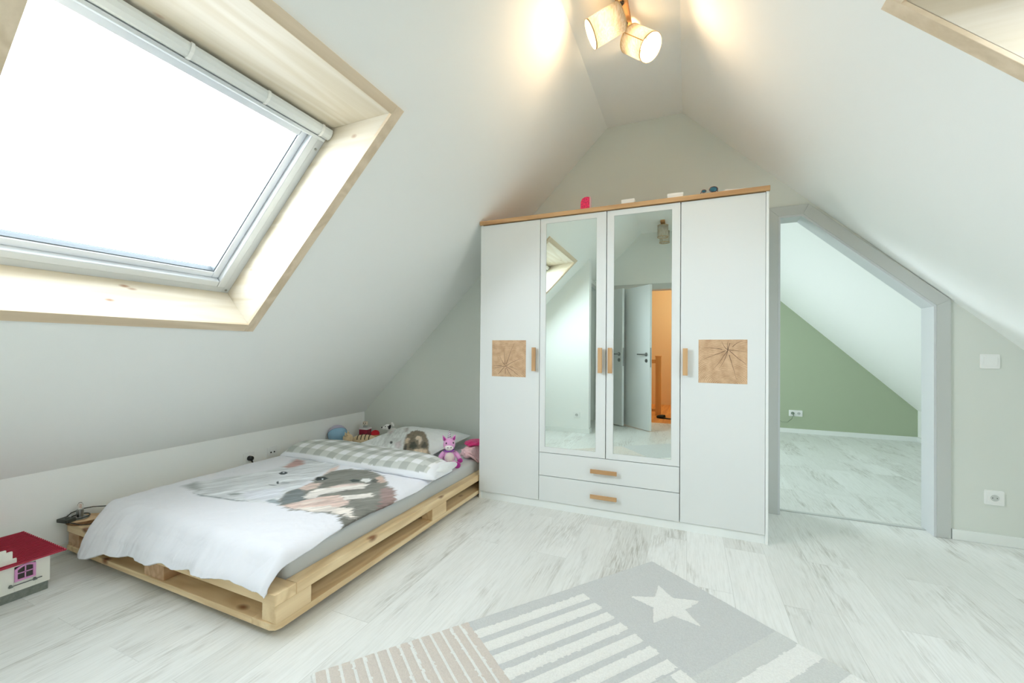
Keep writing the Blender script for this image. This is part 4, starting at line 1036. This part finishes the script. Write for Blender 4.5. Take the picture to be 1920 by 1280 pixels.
# pink clothes heap
def heap(name, c, r, col, seed, label=None, drape=0, n=(64, 34), mcol=None, parent=None):
    nu_, nv_ = n; P = np.zeros((nu_, nv_, 3))
    for j in range(nv_):
        ph = PI*j/(nv_-1)
        for i in range(nu_):
            a = 2*PI*i/nu_; x = math.sin(ph)*math.cos(a); y = math.sin(ph)*math.sin(a); z = math.cos(ph)
            k = 1+.55*float(fbm(np.array(x*2.3+seed), np.array(y*2.3+z*2), seed))+.30*float(fbm(np.array(x*6+seed), np.array(y*6+z*5), seed+4))
            px, py, pz = x*r[0]*k, y*r[1]*k, z*r[2]*k
            dr = drape*max(0, (px/r[0]-.45))*max(0, 1-abs(py)/r[1])
            P[i, j] = (c[0]+px, c[1]+py, max(c[2]+pz-dr, c[2]-r[2]*.8-dr))
    return grid_obj(name, P, mcol, parent, closed_u=True)
M['palepink'] = mat('pale_pink_cotton', (240, 200, 204), .95, spec=.1, sheen=.2, var=.18, vscale=30, bump=.2, bscale=120)
M['hotpink'] = mat('hot_pink_knit', (226, 62, 130), .95, spec=.1, sheen=.3, bump=.4, bscale=180)
h1 = heap('doll_dress', (-1.525, 2.80, .295), (.075, .115, .040), None, 5, mcol=M['palepink'], drape=.16)
tag(h1, 'crumpled pale pink floral cloth hanging over the mattress edge', 'clothes')
h2 = heap('knitted_scarf', (-1.530, 2.86, .352), (.080, .090, .018), None, 9, mcol=M['hotpink'])
tag(h2, 'hot pink knitted cloth lying on top of the pale pink one', 'clothes')

# ------------------------------------------------------------------ night light on the pallet corner
ns = empty('wood_slice', (-2.915, 1.118, .162), 0, 'thin round wooden slice with bark lying on the pallet corner', 'wood slice')
b = MB()
def slice_r(a): return .068*(1+.06*math.sin(2*a+.5)+.03*math.sin(5*a))
pl_ = [(slice_r(a)*math.cos(a)*1.0, slice_r(a)*math.sin(a)) for a in np.linspace(0, 2*PI, 40, endpoint=False)]
b = MB(); b.prism(pl_, 'z', .001, .017); b.build('bark', mat('brown_bark', (138, 104, 72), .9, bump=.5, bscale=90, var=.3, vscale=60), ns, bevel=.002)
b = MB(); b.prism([(x*.95, y*.95) for x, y in pl_], 'z', .0165, .0185); b.build('cut_face', wood('slice_face', (226, 192, 150), (200, 160, 116), 'X', 50, 0), ns, bevel=.001)
nl = empty('night_light', (-2.93, 1.103, .1806), 0, 'bare clear bulb in a metal holder on the wooden slice', 'lamp')
b = MB(); b.lathe([(.034, 0), (.036, .003), (.030, .006), (.018, .008), (.0, .008)], n=28, caps=False); b.lathe([(0, 0), (.034, 0)], n=28, caps=False); b.build('base_plate', M['steel'], nl, smooth=True, angle=30)
b = MB(); b.tube([(.040*math.cos(a), .040*math.sin(a)*.9, .010+.002*math.sin(a)) for a in np.linspace(0, 2*PI, 30)], .0028, 8); b.build('wire_ring', mat('dark_steel', (70, 74, 70), .35, metal=1), nl, smooth=True)
b = MB(); b.lathe([(.0125, .008), (.0125, .022), (.0145, .023), (.0145, .046), (.012, .048)], n=24); b.build('bulb_holder', M['steel'], nl, smooth=True, angle=30)
gm = bpy.data.materials.new('bulb_glass'); gm.use_nodes = True; pb = gm.node_tree.nodes['Principled BSDF']; pb.inputs['Transmission Weight'].default_value = 1; pb.inputs['Roughness'].default_value = .02; pb.inputs['Base Color'].default_value = (1, .96, .93, 1); pb.inputs['IOR'].default_value = 1.2
b = MB(); b.lathe([(.009, .047), (.011, .056), (.0105, .072), (.006, .081), (.0005, .083)], n=20); bb_ = b.build('bulb', gm, nl, smooth=True)
b = MB(); b.tube([(.004*math.cos(t_*20), .004*math.sin(t_*20), .052+.02*t_) for t_ in np.linspace(0, 1, 40)], .0007, 5); b.build('filament', mat('copper', (214, 150, 120), .4, metal=1), nl)
sb = empty('dimmer_box', (-2.932, 1.052, .1802), R(12), 'small black dimmer box on the edge of the wooden slice', 'switch box')
M['dgreen'] = mat('dark_olive_plastic', (62, 64, 56), .5)
MB().box(-.034, .034, -.021, .021, 0, .018).build('case', M['dgreen'], sb, bevel=.003)
b = MB(); b.lathe([(.009, .018), (.009, .020)], (0.006, 0, 0), n=18); b.build('dial', M['dgreen'], sb)
b = MB(); b.tube([(-2.955, 1.06, .197), (-2.972, 1.085, .208), (-2.974, 1.13, .214), (-2.965, 1.17, .212), (-2.93, 1.22, .205), (-2.90, 1.26, .196)], .0025, 8)
b.tube([(-2.90, 1.045, .186), (-2.87, 1.05, .184), (-2.845, 1.075, .170), (-2.83, 1.10, .166), (-2.825, 1.14, .168)], .0022, 8)
cd = b.build('power_cord', M['black'], None, smooth=True); tag(cd, 'thin black cable looping round the wooden slice', 'cable')

# ------------------------------------------------------------------ doll house
dh = empty('doll_house', (-2.62, .89, 0), 0, 'white toy house with red roof and pink window on the floor', 'doll house')
M['dwhite'] = mat('ivory_plastic', (232, 232, 222), .5); M['dred2'] = mat('roof_red', (168, 44, 66), .55); M['dgrey'] = mat('plinth_grey', (122, 128, 120), .8, bump=.5, bscale=220, var=.15, vscale=90)
M['lilac'] = mat('lilac_plastic', (214, 150, 198), .45); M['pane'] = mat('dark_interior', (62, 60, 52), .4)
LE = -.46; DP = -.31
# front wall with window hole (window y -.104..-.047)
wy0_, wy1_, wz0, wz1 = -.1065, -.045, .080, .150
b = MB()
b.box(-.006, 0, LE, wy0_, .038, .154); b.box(-.006, 0, wy1_, 0, .038, .154); b.box(-.006, 0, wy0_, wy1_, .038, wz0); b.box(-.006, 0, wy0_, wy1_, wz1-.008, .154)
b.box(DP, -.006, -.006, 0, .038, .150); b.box(DP, DP+.006, LE, -.006, .038, .18); b.box(DP+.006, -.006, LE, LE+.006, .038, .18)
b.box(-.011, 0, LE, -.100, .154, .180); b.box(-.011, 0, LE, -.112, .180, .212); b.box(-.011, 0, LE, -.13, .212, .224)
b.build('house_wall', M['dwhite'], dh, bevel=.001)
MB().box(DP+.004, -.004, LE+.004, -.004, .0, .038).build('plinth', M['dgrey'], dh, bevel=.002)
ro_ = MB(); nseg = 22
for k in range(nseg):
    f0, f1 = k/nseg, (k+1)/nseg
    x0_, x1_ = .018+(DP-.018)*f0, .018+(DP-.018)*f1; z0_, z1_ = .153+.036*f0, .153+.036*f1
    y1e = .040-.035*f0
    c = [(x0_, LE, z0_), (x0_, y1e, z0_), (x1_, y1e-.0, z1_-.002), (x1_, LE, z1_-.002)]
    ro_.add(c+[(p[0], p[1], p[2]+.005+(.003 if i < 2 else 0)) for i, p in enumerate(c)], [(0, 1, 2, 3), (7, 6, 5, 4), (0, 4, 5, 1), (1, 5, 6, 2), (2, 6, 7, 3), (3, 7, 4, 0)])
    ro_.tube([(x0_, y1e-.004, z0_+.005), (x0_-.001, y1e+.004, z0_+.004)], .0052, 8)
rf_ = ro_.build('roof', M['dred2'], dh)
fr = MB()
aw = [(wy0_, wz0), (wy1_, wz0), (wy1_, wz1-.012), (-.060, wz1-.006), (-.0757, wz1-.003), (-.091, wz1-.008), (wy0_, wz1-.018)]
ci = (-.0757, .112)
inn = [(ci[0]+(y-ci[0])*.74, ci[1]+(z-ci[1])*.78) for y, z in aw]
for i in range(len(aw)):
    j = (i+1) % len(aw); fr.prism([aw[i], aw[j], inn[j], inn[i]], 'x', -.002, .005)
fr.box(-.001, .004, -.0775, -.0739, inn[0][1], .138); fr.box(-.001, .004, inn[0][0], inn[1][0], .1105, .114)
wf = fr.build('window_frame', M['lilac'], dh)
MB().box(-.004, -.002, wy0_+.004, wy1_-.004, wz0+.004, wz1-.012).build('pane', M['pane'], wf)
b = MB(); b.tube([(.010, -.125, .069), (.010, -.028, .069)], .0022, 8)
for y in (-.118, -.048): b.prism([(y-.006, .064), (y+.006, .064), (y+.003, .073), (y-.003, .073)], 'x', 0, .012)
b.build('rail', mat('dark_grey_plastic', (96, 102, 98), .5), dh)

# ------------------------------------------------------------------ rug
P0 = Vector((-.164, 2.227, 0)); E1 = Vector((.803, -.596, 0)); E2 = Vector((-.596, -.803, 0)); E2 = (E2+Vector((-.028, .020, 0))*1.0).normalized()
def rp(u, v, z): q = P0+E1*u+E2*v; return (q.x, q.y, z)
def pile(name, col, var=.06):
    return mat(name, col, 1.0, spec=.05, sheen=.25, bump=.9, bscale=330, var=var, vscale=160)
M['rgrey'] = pile('rug_grey_pile', (212, 215, 214)); M['rwhite'] = pile('rug_white_pile', (246, 247, 243)); M['rlight'] = pile('rug_light_grey_pile', (219, 222, 219)); M['rbeige'] = pile('rug_beige_pile', (222, 213, 204))
rug = MB(); mats = [M['rgrey'], M['rwhite'], M['rlight'], M['rbeige']]
RU, RV = 2.3, 1.57
N_ = 5e-3
def cellmat(u, v):
    if v < .487:
        if u < .60: return 0
        k = int((u-.60)/.08)
        return [2, 1, 2, 1, 0, 2, 1, 3, 1, 3, 1, 3, 2, 2, 2, 2, 1, 1, 1, 1, 2, 2][min(k, 21)]
    if v < 1.012:
        if u < .56:
            k = (u-.035)/.0737; fr_ = k-math.floor(k)
            return 1 if (k > 0 and .38 < fr_ < .98) else 0
        if u < 1.1: return 2 if int(v/.06) % 2 else 1
        return 0 if u < 1.7 else 3
    if u < .62:
        k = (v-1.04)/.0395; fr_ = k-math.floor(k); return 1 if fr_ < .24 else 3
    if u < 1.3: return 0
    return 2
# relief height field: pile with carved seams
us = np.arange(0, 1.5001, .0045); vs = np.arange(0, RV+.0001, .0045)
UU, VV = np.meshgrid(us, vs, indexing='ij')
jit = .0016*2*fbm(UU*70, VV*70, 81)
jit2 = .0016*2*fbm(UU*70+40, VV*70, 82)
cm = np.vectorize(cellmat)(UU+jit*1.3, VV+jit2*1.3)
sc_, srr = (.298, .237), .150
a0 = math.atan2(.151-sc_[1], .174-sc_[0])
star = np.array([(sc_[0]+(srr if k % 2 == 0 else srr*.44)*math.cos(a0+k*PI/5), sc_[1]+(srr if k % 2 == 0 else srr*.44)*math.sin(a0+k*PI/5)) for k in range(10)])
sd = sdist(star, UU+jit*.6, VV+jit2*.6); cm = np.where(sd < 0, 1, cm)
hgt = .011+.0016*2*fbm(UU*90, VV*90, 83)
edge = np.zeros_like(UU)
dcm = (np.abs(np.diff(cm, axis=0, prepend=cm[:1])) > 0) | (np.abs(np.diff(cm, axis=1, prepend=cm[:, :1])) > 0)
hgt -= dcm*.0022
hgt += np.where((cm == 0) & (VV > .5), -.0015, 0)+np.where(sd < 0, .003, 0)
bord = np.minimum(np.minimum(UU, RU-UU), np.minimum(VV, RV-VV)); hgt *= np.clip(bord/.008, 0.05, 1)**.5
wob = .0035*2*fbm(VV*12, VV*0, 84)*(UU < .004)+.0
P = P0[0]+E1[0]*(UU+wob)+E2[0]*VV, P0[1]+E1[1]*(UU+wob)+E2[1]*VV, hgt
P = np.stack(P, -1)
rg = grid_obj('rug', P, M['rgrey'])
for m_ in mats[1:]: rg.data.materials.append(m_)
mi = cm[:-1, :-1].ravel().astype(np.int32); rg.data.polygons.foreach_set('material_index', mi)
# skirt + base
b = MB(); b.box(0, 1.5, 0, RV, .0, .0012, fn=lambda x, y, z: rp(x, y, z)); bs = b.build('backing', M['rwhite'], rg)
tag(rg, 'patchwork rug in grey, white and beige with white star', 'rug')

# ------------------------------------------------------------------ ceiling spot lamps
M['lampwood'] = wood('lamp_oak', (206, 158, 104), (170, 120, 74), 'Y', 24, 0)
def shade(root, back, ax, lit, L_=.155, r_=.068):
    ax = Vector(ax).normalized(); back = Vector(back)
    b = MB(); b.lathe([(r_, .0), (r_, L_)], back, ax, 48, caps=False)
    # give the cloth thickness and object-aligned weave
    o = b.build('lamp_shade', M['shade'], root, smooth=True); sd_ = o.modifiers.new('t', 'SOLIDIFY'); sd_.thickness = .0012
    b = MB()
    tv = ax.orthogonal().normalized(); 
    for h in (0, L_):
        b = MB(); b.lathe([(r_+.0012, h-.003), (r_+.0012, h+.003), (r_-.0015, h+.003), (r_-.0015, h-.003), (r_+.0012, h-.003)], back, ax, 48, caps=False)
        b.build('shade_rim', mat('shade_rim', (214, 186, 140), .8), o, smooth=True, angle=30)
    b = MB(); t0 = Vector((0, 0, 1)).cross(ax).normalized()
    b.tube([back+ax*.004-t0*(r_+.001), back+ax*(L_-.004)-t0*(r_+.001)], .0022, 6); b.build('shade_seam', mat('shade_seam', (204, 170, 120), .8), o)
    b = MB(); b.lathe([(.0, 0), (.022, .0), (.022, .045), (.014, .05)], back+ax*.0, ax, 20, caps=False); b.build('bulb_holder', M['white'], root, smooth=True, angle=30)
    for k in range(3):
        a = 2*PI*k/3; q = ax.cross(tv); b = MB(); b.tube([back+ax*.004+(tv*math.cos(a)+q*math.sin(a))*.02, back+ax*.004+(tv*math.cos(a)+q*math.sin(a))*(r_-.001)], .0015, 6)
        b.build('carrier_arm', M['steel'], root)
    em = mat('warm_bulb', (255, 240, 214), .3, emis=(1, .74, .44), estr=42) if lit else mat('opal_bulb', (240, 238, 232), .3)
    b = MB(); b.ball(back+ax*.085, .026, 20, 14); bu = b.build('bulb', em, root, smooth=True)
    if lit:
        d = bpy.data.lights.new('bulb_light', 'POINT'); d.energy = 5.0; d.color = (1, .70, .42); d.shadow_soft_size = .03
        lo = bpy.data.objects.new('bulb_light', d); COL.objects.link(lo); lo.location = back+ax*.125+Vector(root.location)
def ceiling_lamp(loc, ylen, spots, lit, label):
    root = empty('ceiling_spotlight', loc, 0, label, 'ceiling lamp')
    MB().box(-.0275, .0275, -ylen, 0, -.03, 0).build('mounting_bar', M['lampwood'], root, bevel=.002)
    for (yj, back, ax) in spots:
        b = MB(); bk = Vector(back); j = Vector((0, yj, -.03))
        b.tube([j, (j*.6+bk*.4)+Vector((0, 0, -.004)), bk+Vector(ax).normalized()*.004], .0065, 10); b.lathe([(.013, 0), (.013, -.006)], j, (0, 0, 1), 16)
        b.build('joint', M['black'], root, smooth=True, angle=40)
        shade(root, back, ax, lit)
    return root
LX = -.3055; LYE = 2.238
ceiling_lamp((LX, LYE, HC), .52, [(-.05, (.022, .008, -.078), (.659, -.309, -.686)), (-.19, (-.006, -.185, -.095), (-.89, -.173, -.422))], True,
             'lit wooden ceiling spotlight with two glowing woven shades above the wardrobe')
ceiling_lamp((-.262, -.405, HC), .52, [(-.09, (0, -.09, -.055), (0, 0, -1)), (-.40, (.012, -.40, -.055), (0, 0, -1))], False,
             'unlit wooden ceiling spotlight with two woven shades, seen in the right mirror')

# ------------------------------------------------------------------ rear doors, frame, stairwell (seen in the mirrors)
d2 = empty('door_2', ((DX0+DX1)/2, YB, 0), kind='structure')
cx_ = (DX0+DX1)/2; hw = (DX1-DX0)/2
outer = [(-hw-.06, 0), (-hw-.06, DZ+.075), (hw+.06, DZ+.075), (hw+.06, 0)]; inner = [(-hw, 0), (-hw, DZ), (hw, DZ), (hw, 0)]
ring_open(outer, inner, 0, .014).build('architrave', M['grey'], d2, bevel=.002)
in2 = [(-hw+.012, 0), (-hw+.012, DZ-.012), (hw-.012, DZ-.012), (hw-.012, 0)]
ring_open(inner, in2, -.15, .012).build('door_jamb', M['grey'], d2)
def leaf(name, hinge, free, kind_no):
    h = Vector((*hinge, 0)); f = Vector((*free, 0)); d = (f-h); L_ = d.length; ang = math.atan2(d.y, d.x)
    r_ = empty(name, (h.x, h.y, 0), ang, kind='structure')
    o = MB().box(0, L_, -.038, 0, .012, 1.965).build('door_leaf', M['white'], r_, bevel=.002)
    MB().box(L_-.0005, L_+.001, -.030, -.010, .86, 1.12).build('lock_plate', M['steel'], o)
    for sgn, yy in ((1, 0), (-1, -.038)):
        b = MB(); b.lathe([(.026, 0), (.026, .006), (.012, .008), (.010, .045)], (L_-.06, yy, 1.03), (0, sgn, 0), 20)
        b.tube([(L_-.06, yy+sgn*.045, 1.03), (L_-.075, yy+sgn*.05, 1.03), (L_-.185, yy+sgn*.05, 1.03)], .009, 10); b.build('door_handle', M['steel'], o, smooth=True, angle=40)
        b = MB(); b.lathe([(.025, 0), (.025, .006)], (L_-.06, yy, .945), (0, sgn, 0), 20); b.build('escutcheon', M['steel'], o, smooth=True, angle=40)
    return r_
leaf('door_3', (-1.0, -.965), (-.416, -.38), 3)
leaf('door_4', (-1.235, -1.0+.04), (-.80, -.618), 4)
ds = MB(); ds.box(SX, SX+.012, -.25, -.19, 0, 2.06); ds.box(SX, SX+.012, -.95, -.25, 2.0, 2.06); ds.box(SX-.1, SX, -.262, -.25, 0, 2.0); ds.build('door_5', M['grey'], kind='structure')
# stair newel post with handrail and balusters
nw = empty('stair_balustrade', (-.375, -1.96, 0), 0, 'light beech newel post with handrail in the stairwell, seen in the right mirror', 'stair railing')
MB().box(-.045, .045, -.045, .045, 0, .98).build('newel_post', M['newel'], nw, bevel=.004)
MB().box(-.053, .053, -.053, .053, .98, .995).build('post_cap', M['newel'], nw, bevel=.003)
MB().box(-1.0, -.045, -.025, .025, .87, .93).build('handrail', M['newel'], nw, bevel=.006)
MB().box(-1.0, -.045, -.02, .02, .06, .10).build('bottom_rail', M['newel'], nw, bevel=.004)
for k in range(7): MB().box(-.145-k*.125, -.115-k*.125, -.015, .015, .10, .87).build('baluster', M['newel'], nw, bevel=.003)
sl = empty('slipper', (-.27, -1.62, 0), R(200), 'dark green slipper on the stairwell floor, seen in the right mirror', 'slipper')
M['slip'] = mat('dark_green_felt', (44, 52, 44), .95)
ol = [(.12*math.cos(a)*(1 if math.cos(a) > 0 else 1), (.045 if math.cos(a) > -.2 else .036)*math.sin(a)) for a in np.linspace(0, 2*PI, 28, endpoint=False)]
MB().prism(ol, 'z', 0, .012).build('sole', M['slip'], sl, bevel=.003)
b = MB(); nn2 = 16
P = np.zeros((14, 12, 3))
for i in range(14):
    x = -.005+.122*i/13; hw2 = .046*math.sqrt(max(.02, 1-(x/.12)**2))
    for j in range(12):
        a = PI*j/11; P[i, j] = (x, hw2*math.cos(a), .012+.045*math.sin(a)*math.sqrt(max(.05, 1-(x/.125)**2)))
grid_obj('upper', P, M['slip'], sl).modifiers.new('t', 'SOLIDIFY').thickness = .004
